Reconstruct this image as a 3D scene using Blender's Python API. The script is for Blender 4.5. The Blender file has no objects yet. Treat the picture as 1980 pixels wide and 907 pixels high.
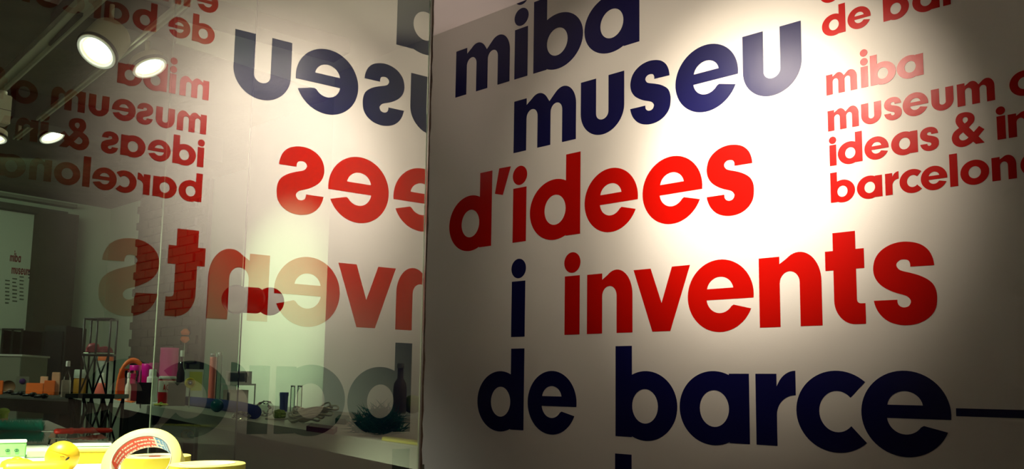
import bpy, bmesh, math, random
from mathutils import Vector, Matrix
from mathutils.geometry import tessellate_polygon
random.seed(7)
C = bpy.context.scene.collection
PI = math.pi
H = 1.10                      # camera height

# ---------------------------------------------------------------- camera
R_ = Vector((0.73677, 0.67592, 0.017442)); U_ = Vector((0.06304, -0.094352, 0.993541)); F_ = Vector((-0.6732, 0.73091, 0.112126))
CAM = Vector((0, -3.0, H)); FPX = 1641.98; PPX = 951.485; PPY = 565.135
cd = bpy.data.cameras.new('camera'); cam = bpy.data.objects.new('camera', cd); C.objects.link(cam)
cd.sensor_width = 36.0; cd.lens = FPX * 36.0 / 1980.0
cd.shift_x = (990 - PPX) / 1980.0; cd.shift_y = (PPY - 453.5) / 1980.0
cd.clip_start = 0.02
m = Matrix((( R_.x, U_.x, -F_.x, CAM.x), (R_.y, U_.y, -F_.y, CAM.y), (R_.z, U_.z, -F_.z, CAM.z), (0, 0, 0, 1)))
cam.matrix_world = m
bpy.context.scene.camera = cam

# ---------------------------------------------------------------- world, light, exposure
W = bpy.data.worlds.new('world'); bpy.context.scene.world = W; W.use_nodes = True
bg = W.node_tree.nodes['Background']; bg.inputs[0].default_value = (0.9, 0.95, 0.85, 1); bg.inputs[1].default_value = 0.01
vs = bpy.context.scene.view_settings
vs.view_transform = 'Standard'; vs.look = 'None'; vs.gamma = 1; vs.use_curve_mapping = False
vs.exposure = 0.0

def lamp(name, kind, loc, target, power, color, size=0.05, angle=60, blend=1.0, sx=None, sy=None):
    l = bpy.data.lights.new(name, kind); l.energy = power; l.color = color
    o = bpy.data.objects.new(name, l); C.objects.link(o); o.location = loc
    d = Vector(target) - Vector(loc); o.rotation_euler = d.to_track_quat('-Z', 'Y').to_euler()
    if kind == 'SPOT':
        l.spot_size = math.radians(angle); l.spot_blend = blend; l.shadow_soft_size = size
    elif kind == 'AREA':
        l.shape = 'RECTANGLE'; l.size = sx; l.size_y = sy
    else: l.shadow_soft_size = size
    return o
WARM = (1.0, 0.86, 0.68)
# the exhibition spot washing the lettered wall
lamp('wall_wash_spot', 'SPOT', (-1.88, -1.36, 2.84), (-1.806, 0, 2.105), 42, WARM, 0.05, 76.3, 1.0)
lamp('wall_wash_core', 'SPOT', (-1.32, -1.36, 2.70), (-1.392, 0, 2.028), 150, WARM, 0.05, 58.2, 1.0)
lamp('wall_wash_hot_centre', 'SPOT', (-1.32, -1.36, 2.70), (-1.42, 0, 1.98), 170, (1.0, 0.89, 0.76), 0.05, 42, 1.0)
lamp('added_uplight', 'SPOT', (-2.85, -.60, .12), (-2.9, -.42, 2.98), 88, (1.0, 0.82, 0.74), 0.04, 28, 0.8)  # added to brighten the ceiling by the wall, no such lamp known
lamp('front_room_glow', 'AREA', (-2.4, -3.2, 2.9), (-2.4, -3.2, 0), 0.6, (1.0, 0.85, 0.75), sx=1.6, sy=1.6)  # added dim fill for the front room, no fixture
# shop lamps; those over the counter are added fill without fixtures
lamp('table_spot', 'SPOT', (-1.5, -2.95, 2.65), (-1.47, -2.62, 0.95), 700, (1.0, 0.95, 0.80), 0.03, 47, 0.35)
lamp('back_wall_spot', 'SPOT', (-4.7, -2.1, 2.6), (-4.95, 0.25, 1.60), 330, (0.88, 1.0, 0.72), 0.05, 38, 1.0)
lamp('counter_fill', 'SPOT', (-2.9, -2.6, 2.75), (-2.5, -1.6, 0.95), 7, (0.93, 1.0, 0.82), 0.06, 55, 1.0)
lamp('counter_fill_goods', 'SPOT', (-3.5, -2.7, 2.7), (-3.5, -1.35, 1.0), 22, (0.95, 1.0, 0.86), 0.06, 48, 1.0)
lamp('counter_fill_middle', 'SPOT', (-5.0, -2.5, 2.75), (-4.9, -1.0, 0.95), 150, (0.95, 1.0, 0.86), 0.06, 72, 1.0)
lamp('counter_fill_far', 'SPOT', (-6.4, -2.6, 2.75), (-6.8, -1.0, 0.95), 50, (0.93, 1.0, 0.82), 0.06, 90, 1.0)
lamp('far_room_glow', 'AREA', (-7.6, -0.9, 2.7), (-8.6, 0.0, 1.0), 8, (0.78, 1.0, 0.72), sx=0.8, sy=0.8)  # added dim fill for the far end, no fixture

# ---------------------------------------------------------------- projection helpers (pixel of the photo -> place in the room)
def ray(px, py): return F_ + R_ * ((px - PPX) / FPX) - U_ * ((py - PPY) / FPX)
def at_z(px, py, z): d = ray(px, py); return CAM + d * ((z - CAM.z) / d.z)
def at_y(px, py, y): d = ray(px, py); return CAM + d * ((y - CAM.y) / d.y)
def at_x(px, py, x): d = ray(px, py); return CAM + d * ((x - CAM.x) / d.x)
def at_t(px, py, t): return CAM + ray(px, py) * t

# ---------------------------------------------------------------- materials
def mk(name, col, rough=0.5, metal=0.0, var=0.06, scale=8.0, bump=0.0, bscale=60.0, trans=0.0, ior=1.45, emit=None, estr=0, spec=None, coat=0, alpha=1.0):
    mt = bpy.data.materials.new(name); mt.use_nodes = True; nt = mt.node_tree; b = nt.nodes['Principled BSDF']
    tc = nt.nodes.new('ShaderNodeTexCoord'); nz = nt.nodes.new('ShaderNodeTexNoise'); nz.inputs['Scale'].default_value = scale; nz.inputs['Detail'].default_value = 4
    nt.links.new(tc.outputs['Object'], nz.inputs['Vector'])
    mx = nt.nodes.new('ShaderNodeMix'); mx.data_type = 'RGBA'
    mx.inputs[6].default_value = tuple(max(0, c * (1 - var)) for c in col) + (1,); mx.inputs[7].default_value = tuple(min(1, c * (1 + var)) for c in col) + (1,)
    nt.links.new(nz.outputs['Fac'], mx.inputs[0]); nt.links.new(mx.outputs[2], b.inputs['Base Color'])
    b.inputs['Roughness'].default_value = rough; b.inputs['Metallic'].default_value = metal
    b.inputs['IOR'].default_value = ior; b.inputs['Transmission Weight'].default_value = trans
    if spec is not None: b.inputs['Specular IOR Level'].default_value = spec
    if coat: b.inputs['Coat Weight'].default_value = coat
    if alpha < 1: b.inputs['Alpha'].default_value = alpha
    if bump:
        n2 = nt.nodes.new('ShaderNodeTexNoise'); n2.inputs['Scale'].default_value = bscale; n2.inputs['Detail'].default_value = 3
        nt.links.new(tc.outputs['Object'], n2.inputs['Vector'])
        bp = nt.nodes.new('ShaderNodeBump'); bp.inputs['Strength'].default_value = bump; bp.inputs['Distance'].default_value = 0.01
        nt.links.new(n2.outputs['Fac'], bp.inputs['Height']); nt.links.new(bp.outputs['Normal'], b.inputs['Normal'])
    if emit:
        b.inputs['Emission Color'].default_value = emit + (1,); b.inputs['Emission Strength'].default_value = estr
    return mt
def glassy(name, tint, ior=1.5, double=True, refl=1.0, rough=0.0):
    """clear thin glass: Fresnel mirror over tinted transparency"""
    mt = bpy.data.materials.new(name); mt.use_nodes = True; nt = mt.node_tree; nt.nodes.clear()
    out = nt.nodes.new('ShaderNodeOutputMaterial'); mix = nt.nodes.new('ShaderNodeMixShader'); tr = nt.nodes.new('ShaderNodeBsdfTransparent'); gl = nt.nodes.new('ShaderNodeBsdfGlossy')
    fr = nt.nodes.new('ShaderNodeFresnel'); fr.inputs['IOR'].default_value = ior
    tr.inputs[0].default_value = tint + (1,); gl.inputs['Roughness'].default_value = rough; gl.inputs[0].default_value = (1, 1, 1, 1)
    src = fr.outputs[0]
    if double:                      # both faces of the sheet mirror: 2R/(1+R)
        a = nt.nodes.new('ShaderNodeMath'); a.operation = 'MULTIPLY'; a.inputs[1].default_value = 2 * refl; nt.links.new(src, a.inputs[0])
        b = nt.nodes.new('ShaderNodeMath'); b.operation = 'ADD'; b.inputs[1].default_value = 1; nt.links.new(src, b.inputs[0])
        c = nt.nodes.new('ShaderNodeMath'); c.operation = 'DIVIDE'; nt.links.new(a.outputs[0], c.inputs[0]); nt.links.new(b.outputs[0], c.inputs[1]); src = c.outputs[0]
    nt.links.new(src, mix.inputs[0]); nt.links.new(tr.outputs[0], mix.inputs[1]); nt.links.new(gl.outputs[0], mix.inputs[2]); nt.links.new(mix.outputs[0], out.inputs[0])
    return mt

M = {}
M['wall'] = mk('painted_wall', (0.78, 0.74, 0.68), 0.62, var=0.015, scale=2.0, bump=0.05, bscale=260, spec=0.3)
M['navy'] = mk('navy_vinyl', (0.004, 0.004, 0.060), 0.28, var=0.02, bump=0.03, bscale=22, spec=0.38)
M['red'] = mk('red_vinyl', (0.50, 0.0035, 0.001), 0.28, var=0.02, bump=0.03, bscale=22, spec=0.17)
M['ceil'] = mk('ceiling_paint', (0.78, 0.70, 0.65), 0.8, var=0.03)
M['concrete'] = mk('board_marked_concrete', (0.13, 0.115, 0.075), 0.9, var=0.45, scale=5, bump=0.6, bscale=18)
M['floor'] = mk('dark_floor', (0.05, 0.045, 0.04), 0.45, var=0.2)
M['shopwall'] = mk('shop_wall_paint', (0.62, 0.64, 0.55), 0.7, var=0.03)
M['brick'] = mk('rough_brick', (0.105, 0.085, 0.058), 0.9, var=0.4, scale=9, bump=0.7, bscale=30)
M['mortar'] = mk('mortar', (0.095, 0.078, 0.055), 0.95, var=0.3, scale=20, bump=0.5)
M['brown'] = mk('brown_render', (0.09, 0.07, 0.045), 0.9, var=0.3, bump=0.4)
M['glassside'] = glassy('clear_glass_back', (0.93, 0.99, 0.94), 1.0001, False)
M['glass'] = glassy('clear_glass', (0.85, 0.96, 0.80), 1.66, True)
M['cleanglass'] = glassy('thin_clear_glass', (0.90, 0.98, 0.93), 1.45, False)
M['glassedge'] = mk('glass_edge_glint', (0.72, 0.74, 0.66), 0.15, var=0.1, scale=30)  # pale opaque colour stands in for the glint on the edge
M['sealant'] = mk('rough_brown_sealant', (0.20, 0.14, 0.08), 0.9, var=0.7, scale=90, bump=0.8, bscale=200)
M['track'] = mk('track_metal', (0.75, 0.74, 0.60), 0.45, 0.1, var=0.05)
M['edgedim'] = mk('dim_glass_edge', (0.10, 0.12, 0.09), 0.3)
M['lampbody'] = mk('lamp_body', (0.70, 0.64, 0.48), 0.5, 0.0, var=0.05)
M['blackring'] = mk('black_ring', (0.02, 0.02, 0.015), 0.5)
M['lens'] = mk('lit_lens', (1, 1, 1), 0.3, emit=(1.0, 0.97, 0.90), estr=9)
M['innerring'] = mk('lit_reflector_ring', (0.9, 0.86, 0.78), 0.35, emit=(1.0, 0.95, 0.88), estr=0.35)
M['beam'] = mk('grey_beam', (0.30, 0.27, 0.23), 0.8)
M['beamdark'] = mk('dark_beam', (0.10, 0.09, 0.075), 0.8)
M['black'] = mk('black_plastic', (0.008, 0.008, 0.008), 0.4)
M['white'] = mk('white_laminate', (0.80, 0.80, 0.76), 0.4, var=0.02)
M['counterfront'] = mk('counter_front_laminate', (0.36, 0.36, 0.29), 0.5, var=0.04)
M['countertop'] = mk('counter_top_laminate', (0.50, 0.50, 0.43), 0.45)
M['dark'] = mk('dark_wood', (0.03, 0.028, 0.022), 0.6, var=0.2)
M['steel'] = mk('dark_steel', (0.025, 0.03, 0.024), 0.4, 0.5)
def plain(n, c, r=0.4, **k):
    M[n] = mk(n, c, r, **k); return M[n]
plain('magenta', (0.80, 0.01, 0.35), 0.35); plain('pink', (0.78, 0.05, 0.28), 0.4); plain('darkred', (0.09, 0.004, 0.008), 0.5); plain('orange', (0.85, 0.16, 0.02), 0.5); plain('gold', (0.80, 0.36, 0.03), 0.4)
plain('coral', (0.80, 0.16, 0.12), 0.5); plain('crimson', (0.30, 0.01, 0.03), 0.5); plain('bluemat', (0.03, 0.06, 0.28), 0.6); plain('teal', (0.0, 0.13, 0.15), 0.25)
plain('yellow', (0.90, 0.68, 0.03), 0.35); plain('yellowtape', (0.92, 0.73, 0.22), 0.55); plain('tapeside', (0.85, 0.62, 0.03), 0.45, var=0.12, scale=3); plain('tealbristle', (0.0, 0.20, 0.15), 0.5)
plain('redplastic', (0.72, 0.02, 0.01), 0.25, coat=0.5); plain('green', (0.30, 0.72, 0.22), 0.4); plain('limegreen', (0.25, 0.40, 0.04), 0.5); plain('paleyellow', (0.80, 0.75, 0.15), 0.5)
plain('core', (0.80, 0.62, 0.50), 0.7); plain('labelred', (0.75, 0.05, 0.01), 0.5); plain('labelblue', (0.03, 0.25, 0.60), 0.5); plain('labelwhite', (0.95, 0.85, 0.78), 0.5)
plain('wire', (0.6, 0.62, 0.60), 0.25, metal=0.9); plain('cable', (0.75, 0.74, 0.60), 0.5); plain('greybox', (0.16, 0.15, 0.12), 0.6); plain('brownball', (0.14, 0.07, 0.03), 0.5)
plain('purple', (0.10, 0.03, 0.25), 0.5); plain('skin', (0.60, 0.35, 0.22), 0.6); plain('ballyellow', (0.88, 0.52, 0.02), 0.4); plain('greenplant', (0.02, 0.12, 0.05), 0.5)
plain('palegreen', (0.70, 0.90, 0.55), 0.35); plain('blueglass', (0.10, 0.16, 0.40), 0.2)
M['clear'] = glassy('clear_plastic', (0.88, 0.92, 0.88), 1.45, False)
M['frost'] = mk('frosted_plastic', (0.75, 0.80, 0.74), 0.4, alpha=0.45)
M['clearpink'] = glassy('pink_clear_plastic', (0.85, 0.55, 0.60), 1.45, False)

# ---------------------------------------------------------------- builders
def link(name, bm, mat, parent=None, smooth=False, mats=None):
    me = bpy.data.meshes.new(name); bm.normal_update(); bm.to_mesh(me); bm.free()
    for x in (mats or [mat]): me.materials.append(x)
    if smooth:
        for p in me.polygons: p.use_smooth = True
    o = bpy.data.objects.new(name, me); C.objects.link(o)
    if parent: o.parent = parent
    return o
def thing(name, label, cat, loc=(0, 0, 0), rz=0, group=None):
    o = bpy.data.objects.new(name, None); C.objects.link(o); o.location = loc; o.rotation_euler = (0, 0, rz)
    o['label'] = label; o['category'] = cat
    if group: o['group'] = group
    return o
def tag(o, label, cat, group=None, kind=None):
    o['label'] = label; o['category'] = cat
    if group: o['group'] = group
    if kind: o['kind'] = kind
    return o
def struct(name, bm, mat, parent=None, mats=None):
    o = link(name, bm, mat, parent, mats=mats); 
    if not parent: o['kind'] = 'structure'
    return o
def box(bm, x0, x1, y0, y1, z0, z1, bev=0, mi=0, M4=None):
    vs_ = [bm.verts.new(v) for v in ((x0,y0,z0),(x1,y0,z0),(x1,y1,z0),(x0,y1,z0),(x0,y0,z1),(x1,y0,z1),(x1,y1,z1),(x0,y1,z1))]
    fs = [bm.faces.new([vs_[i] for i in f]) for f in ((3,2,1,0),(4,5,6,7),(0,1,5,4),(1,2,6,5),(2,3,7,6),(3,0,4,7))]
    for f in fs: f.material_index = mi
    if bev:
        es = list({e for f in fs for e in f.edges})
        bmesh.ops.bevel(bm, geom=es, offset=bev, segments=2, affect='EDGES')
    if M4 is not None: bmesh.ops.transform(bm, matrix=M4, verts=vs_)
    return bm
def nb(): return bmesh.new()
def lathe(bm, prof, seg=28, M4=None, mi=0):
    rings = []
    for r, z in prof:
        if r < 1e-6: rings.append([bm.verts.new((0, 0, z))])
        else: rings.append([bm.verts.new((r*math.cos(2*PI*i/seg), r*math.sin(2*PI*i/seg), z)) for i in range(seg)])
    for a, b in zip(rings, rings[1:]):
        for i in range(seg):
            j = (i + 1) % seg
            if len(a) == 1 and len(b) == 1: continue
            if len(a) == 1: f = bm.faces.new((a[0], b[j], b[i])) if False else bm.faces.new((a[0], b[i], b[j]))
            elif len(b) == 1: f = bm.faces.new((a[i], a[j], b[0]))
            else: f = bm.faces.new((a[i], a[j], b[j], b[i]))
            f.material_index = mi; f.smooth = True
    if M4 is not None: bmesh.ops.transform(bm, matrix=M4, verts=[v for r in rings for v in r])
    return bm
def tube(bm, pts, r, seg=8, closed=False, r2=None):
    pts = [Vector(p) for p in pts]; n = len(pts); rings = []
    up = Vector((0, 0, 1)); prev = None
    for i, p in enumerate(pts):
        a = pts[i-1] if (i > 0 or closed) else p; b = pts[(i+1) % n] if (i < n-1 or closed) else p
        t = (b - a).normalized()
        if prev is None: nrm = t.cross(up if abs(t.z) < 0.9 else Vector((1, 0, 0))).normalized()
        else: nrm = (prev - t * prev.dot(t)).normalized()
        prev = nrm; bn = t.cross(nrm)
        rr = r if r2 is None else r + (r2 - r) * i / (n - 1)
        rings.append([bm.verts.new(p + (nrm*math.cos(2*PI*k/seg) + bn*math.sin(2*PI*k/seg))*rr) for k in range(seg)])
    m_ = n if closed else n - 1
    for i in range(m_):
        a = rings[i]; b = rings[(i+1) % n]
        for k in range(seg):
            f = bm.faces.new((a[k], a[(k+1)%seg], b[(k+1)%seg], b[k])); f.smooth = True
    if not closed:
        bm.faces.new(rings[0][::-1]); bm.faces.new(rings[-1])
    return bm
def basis(o, x, y, z):
    return Matrix(((x.x, y.x, z.x, o.x), (x.y, y.y, z.y, o.y), (x.z, y.z, z.z, o.z), (0, 0, 0, 1)))
def sphere(bm, c, r, M4=None, seg=24, sc=(1, 1, 1)):
    g = bmesh.ops.create_uvsphere(bm, u_segments=seg, v_segments=seg//2, radius=r)
    bmesh.ops.scale(bm, vec=sc, verts=g['verts']); bmesh.ops.translate(bm, vec=c, verts=g['verts'])
    if M4 is not None: bmesh.ops.transform(bm, matrix=M4, verts=g['verts'])
    return bm

# ---------------------------------------------------------------- the typeface: geometric bold lower case, metric outlines (x-height 0.260)
XH = 0.260; ST = 0.081
def arc(cx, cy, rx, ry, a0, a1, n=20):
    return [(cx + rx*math.cos(math.radians(a0 + (a1-a0)*i/n)), cy + ry*math.sin(math.radians(a0 + (a1-a0)*i/n))) for i in range(n+1)]
def ang(cx, cy, rx, ry, x=None, up=True):
    c = (x - cx)/rx; s = math.sqrt(max(0, 1 - c*c)); return math.degrees(math.atan2(s if up else -s, c))
def smooth(P, corners=(), n=3):
    """closed Catmull-Rom through P, straight at the listed corners"""
    out = []; N = len(P)
    for i in range(N):
        p0, p1, p2, p3 = P[i-1], P[i], P[(i+1) % N], P[(i+2) % N]
        if i in corners: p0 = p1
        if (i+1) % N in corners: p3 = p2
        if i in corners and (i+1) % N in corners: out.append(p1); continue
        for k in range(n):
            t = k/n
            out.append(tuple(0.5*((2*p1[j]) + (-p0[j]+p2[j])*t + (2*p0[j]-5*p1[j]+4*p2[j]-p3[j])*t*t + (-p0[j]+3*p1[j]-3*p2[j]+p3[j])*t**3) for j in (0, 1)))
    return out
def rect(x0, x1, y0, y1): return [(x0, y0), (x1, y0), (x1, y1), (x0, y1)]
def mirror(polys, w): return [[[(w - x, y) for x, y in lp][::-1] for lp in s] for s in polys]
G = {}
# bowl letters: outer bowl ellipse, counter ellipse, stem
bo = (0.147, 0.129, 0.146, 0.141); bc = (0.1435, 0.127, 0.0615, 0.070)
aT = ang(*bo[:4], x=ST, up=True); aB = ang(*bo[:4], x=ST, up=False)
G['b'] = ([[[(0, 0), (ST, 0)] + arc(*bo, aB, aT, 40) + [(ST, .375), (0, .375)], arc(*bc, 0, 360, 36)[:-1]]], .293)
G['d'] = (mirror(G['b'][0], .293), .293)
ba = [[[(0, 0), (ST, 0)] + arc(*bo, aB, aT, 40) + [(ST, XH), (0, XH)], arc(*bc, 0, 360, 36)[:-1]]]
G['a'] = (mirror(ba, .291), .291)
G['o'] = ([[arc(.143, .130, .143, .141, 0, 360, 48)[:-1], arc(.143, .130, .062, .068, 0, 360, 36)[:-1]]], .286)
G['l'] = ([[rect(0, ST, 0, .375)]], ST)
dot = lambda cy: [arc(.041, cy, .045, .0465, 0, 360, 32)[:-1]]
G['i'] = ([[rect(0, ST+.002, 0, .262)], dot(.322)], ST)
G['I'] = ([[rect(0, ST+.002, 0, .262)], dot(.322), dot(.434)], ST)      # the i with two dots
def nshape():
    # outer arch (right side) with a notch at the stem, inner arch
    o = [(0, 0), (.080, 0), (.080, .160)] + arc(.1175, .160, .0375, .043, 180, 0, 14)[1:] + [(.155, 0), (.234, 0), (.234, .160)]
    o += arc(.154, .160, .080, .111, 0, 125, 18)[1:] + [(.080, .232), (.080, XH), (0, XH)]
    return [[o]]
G['n'] = (nshape(), .234)
def mshape():
    o = [(0, 0), (.079, 0), (.079, .158)] + arc(.1135, .158, .0345, .040, 180, 0, 14)[1:] + [(.148, 0), (.226, 0), (.226, .158)]
    o += arc(.2605, .158, .0345, .040, 180, 0, 14)[1:] + [(.295, 0), (.374, 0), (.374, .170)]
    o += arc(.300, .170, .074, .099, 0, 128, 18)[1:] + [(.219, .214)]
    a_ = arc(.153, .170, .070, .098, 38, 125, 14)
    o += a_ + [(.079, .226), (.079, XH), (0, XH)]
    return [[o]]
G['m'] = (mshape(), .374)
ush = [(0, XH), (0, .110)] + arc(.1165, .110, .1165, .117, 180, 360, 32)[1:] + [(.233, XH), (.151, XH), (.151, .095)] + arc(.1175, .095, .0335, .033, 0, -180, 16)[1:] + [(.084, XH)]
G['u'] = ([[ush]], .233)
G['v'] = ([[[(.090, 0), (.174, 0), (.265, .261), (.183, .261), (.134, .115), (.083, .261), (0, .261)]]], .265)
# e : outer ring cut on the right, bar across, open lower half
eo = (.139, .130, .139, .141)
tipA = math.degrees(math.asin((.1145-.130)/.141)); lipA = math.degrees(math.atan2((.074-.130)/.141, (.267-.139)/.139))
eouter = arc(*eo, lipA, -(360 - tipA) , 1)
out_ = arc(eo[0], eo[1], eo[2], eo[3], tipA, 360 + lipA - 0, 56)    # from the bar tip counter-clockwise round to the lower lip
inner_low = arc(.140, .122, .058, .060, -28, -172, 18)
G['e'] = ([[out_ + [(.196, .092)] + inner_low[1:] + [(.083, .1145)],
            [(.083, .158)] + arc(.140, .150, .056, .054, 172, 8, 16) + [(.196, .158)]]], .278)
co = (.143, .130, .143, .141)
c1 = math.degrees(math.atan2((.229-.130)/.141, (.238-.143)/.143))
c2 = math.degrees(math.atan2((.086-.130)/.071, (.187-.145)/.063))
G['c'] = ([[arc(*co, c1, 360 - c1, 48) + arc(.145, .130, .063, .071, 360 + c2 - 0, 360 + c2 - 0 - (360 + 2*c2), 30)]], .240)
G['r'] = ([[[(0, 0), (.080, 0), (.080, .110)] + arc(.150, .110, .070, .073, 180, 90, 12)[1:] + [(.152, .183), (.152, .271)] + arc(.152, .180, .075, .091, 90, 150, 8)[1:] + [(.081, .214), (.081, XH), (0, XH)]]], .152)
G['t'] = ([[[(0, .193), (.028, .193), (.028, .085)] + arc(.100, .085, .072, .085, 180, 270, 12)[1:] + [(.134, 0), (.134, .071), (.122, .071)] + arc(.120, .085, .014, .014, 270, 180, 5)[1:]
            + [(.106, .193), (.134, .193), (.134, .262), (.106, .262), (.106, .326), (.028, .326), (.028, .262), (0, .262)]]], .134)
G["'"] = ([[[(.028, .246), (.075, .246+.008), (.103, .377), (.028, .377)]]], .10)
G["'"] = ([[[(.000, .255), (.052, .242), (.101, .376), (.026, .378)]]], .10)
G['f'] = ([[[(.028, 0), (.108, 0), (.108, .193), (.150, .193), (.150, .262), (.108, .262), (.108, .290)] + arc(.140, .290, .032, .030, 180, 90, 6)[1:] + [(.155, .380), (.110, .383)] + arc(.110, .300, .082, .083, 90, 180, 10)[1:] + [(.028, .262), (0, .262), (0, .193), (.028, .193)]]], .15)
S_ = [(0.1924,0.1837),(0.1891,0.2066),(0.1787,0.2322),(0.1603,0.2523),(0.1379,0.2641),(0.1097,0.2705),(0.0826,0.2706),(0.0532,0.2631),(0.0267,0.2469),(0.0092,0.2249),(0.0009,0.198),(0.0005,0.1744),(0.0069,0.1523),(0.0211,0.1317),(0.0427,0.1147),(0.0678,0.1015),(0.091,0.0931),(0.1068,0.0857),(0.1159,0.0737),(0.1163,0.0642),(0.1092,0.0532),(0.0948,0.0497),(0.0825,0.0546),(0.0756,0.0645),(0.0746,0.0768),(-0.0011,0.0773),(0.0032,0.0587),(0.0143,0.0348),(0.0339,0.0127),(0.0589,-0.0018),(0.091,-0.0095),(0.1229,-0.0084),(0.1511,0.0003),(0.1759,0.0179),(0.1922,0.0432),(0.1967,0.0728),(0.1953,0.099),(0.1866,0.1221),(0.1701,0.1391),(0.1462,0.1534),(0.1184,0.1643),(0.0955,0.1719),(0.0831,0.1787),(0.0752,0.1917),(0.0778,0.2024),(0.0871,0.2101),(0.1004,0.2112),(0.1128,0.207),(0.1185,0.1965),(0.1188,0.185)]
G['s'] = ([[smooth(S_, (0, 24, 25, 49))]], .198)
A_ = [(0.3312,-0.0149),(0.2457,-0.0165),(0.2187,0.0146),(0.1778,-0.0104),(0.1313,-0.0254),(0.0853,-0.0223),(0.0456,-0.0011),(0.0178,0.0337),(0.006,0.0757),(0.0093,0.1148),(0.0254,0.1515),(0.0497,0.1765),(0.0837,0.1982),(0.0636,0.2334),(0.0531,0.262),(0.0514,0.2922),(0.0596,0.3237),(0.08,0.3527),(0.1125,0.3657),(0.153,0.3671),(0.1928,0.3566),(0.2233,0.3357),(0.2403,0.3059),(0.2425,0.2759),(0.2368,0.2476),(0.2216,0.2245),(0.183,0.1864),(0.23,0.1247),(0.285,0.1823),(0.3353,0.1353),(0.2745,0.0659)]
A1 = [(0.1432,0.2391),(0.1285,0.2599),(0.123,0.2809),(0.1273,0.3018),(0.1421,0.3112),(0.1592,0.3077),(0.1731,0.2949),(0.1763,0.2765),(0.1705,0.2599),(0.1568,0.2476)]
A2 = [(0.122,0.1412),(0.094,0.1216),(0.0797,0.098),(0.0846,0.074),(0.0972,0.0565),(0.117,0.0481),(0.1402,0.0503),(0.1606,0.0596),(0.1737,0.0715),(0.1481,0.1046)]
G['&'] = ([[smooth(A_, (0, 1, 2, 12, 26, 27, 28, 29, 30)), smooth(A1, (0,)), smooth(A2, (0, 8))]], .335)
G['g'] = ([[arc(.146, .129, .146, .141, 0, 360, 40)[:-1], arc(.146, .129, .062, .069, 0, 360, 32)[:-1]]], .29)
SEGS = {'A': (.26, [[(0, 0), (.07, 0), (.09, .07), (.17, .07), (.19, 0), (.26, 0), (.17, .36), (.09, .36)], [(.105, .13), (.155, .13), (.13, .25)]]),
        'E': (.2, [[(0, 0), (.2, 0), (.2, .065), (.07, .065), (.07, .15), (.18, .15), (.18, .21), (.07, .21), (.07, .295), (.2, .295), (.2, .36), (0, .36)]]),
        '7': (.2, [[(.04, 0), (.12, 0), (.2, .30), (.2, .36), (0, .36), (0, .29), (.12, .29)]])}
for k_, (w_, s_) in SEGS.items(): G[k_] = ([s_], w_)
G['G'] = ([[arc(.16, .18, .16, .18, 50, 335, 30) + [(.32, .19), (.17, .19), (.17, .13), (.22, .13)] + arc(.16, .18, .09, .115, 320, 60, 20)]], .32)
G['8'] = ([[arc(.12, .18, .12, .18, 0, 360, 24)[:-1], arc(.12, .10, .05, .05, 0, 360, 12)[:-1], arc(.12, .26, .045, .045, 0, 360, 12)[:-1]]], .24)
G['6'] = G['8']

def glyph_bm(ch, sx, sz, thick=0.0008, fn=None):
    """letter in the XZ plane, front at y=-thick"""
    bm = nb()
    for shape in G[ch][0]:
        loops = [[(x*sx, y*sz) for x, y in lp] for lp in shape]
        flat = [p for lp in loops for p in lp]
        tris = tessellate_polygon([[Vector((x, y, 0)) for x, y in lp] for lp in loops])
        f_ = [bm.verts.new((x, -thick, y)) for x, y in flat]; b_ = [bm.verts.new((x, 0, y)) for x, y in flat]
        for t in tris:
            a, b, c = (Vector((flat[i][0], flat[i][1], 0)) for i in t)
            if abs((b-a).cross(c-a).z) < 1e-12: continue
            tt = t if (b-a).cross(c-a).z > 0 else t[::-1]
            try: bm.faces.new([f_[i] for i in tt])
            except ValueError: pass
        k = 0
        for lp in loops:
            n = len(lp)
            for i in range(n):
                try: bm.faces.new((f_[k+i], b_[k+i], b_[k+(i+1) % n], f_[k+(i+1) % n]))
                except ValueError: pass
            k += n
    if fn:
        for v in bm.verts: v.co = fn(v.co)
    return bm

def word(chars, base, sx, sz, mat, label, group=None):
    """chars: (character, left x). One thing per word, each cut letter a part."""
    x0 = chars[0][1]
    t = thing('wall_lettering', label, 'lettering', (x0, -0.0003, H + base), 0, group)
    for ch, x in chars:
        nm = {"'": 'apostrophe', '&': 'ampersand', '-': 'dash'}.get(ch, 'letter')
        if ch == '-': bm = nb(); box(bm, 0, 1.6, -0.0008, 0, 0, .025)
        else: bm = glyph_bm(ch, sx, sz)
        o = link(nm, bm, mat, t); o.location = (x - x0, 0, 0)
    return t
N_, RD = M['navy'], M['red']
word([('m', -3.046), ('I', -2.640), ('b', -2.520), ('a', -2.217)], 1.495, 1.0, .955, N_, 'big navy four-letter word in the topmost line, its i with two dots')
word([('m', -2.638), ('u', -2.237), ('s', -1.972), ('e', -1.752), ('u', -1.454)], 1.127, 1.0, .985, N_, 'big navy five-letter word in the second line of the wall text')
word([('d', -3.068), ("'", -2.755), ('i', -2.636), ('d', -2.530), ('e', -2.213), ('e', -1.912), ('s', -1.614)], .689, 1.0, 1.0, RD, 'big red word with an apostrophe in the third line of the wall text')
word([('i', -2.636)], .240, 1.0, 1.0, N_, 'single big navy letter i left of the red word in the fourth line')
word([('i', -2.197), ('n', -2.197+.0), ('v', -1.957), ('e', -1.703), ('n', -1.403), ('t', -1.154), ('s', -.992)][0:0] + [('i', -2.320), ('n', -2.197), ('v', -1.957), ('e', -1.703), ('n', -1.403), ('t', -1.154), ('s', -.991)], .241, 1.0, 1.0, RD, 'big red seven-letter word in the fourth line of the wall text')
word([('d', -2.846), ('e', -2.529)], -.190, 1.0, 1.0, N_, 'big navy two-letter word below the single navy i')
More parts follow.
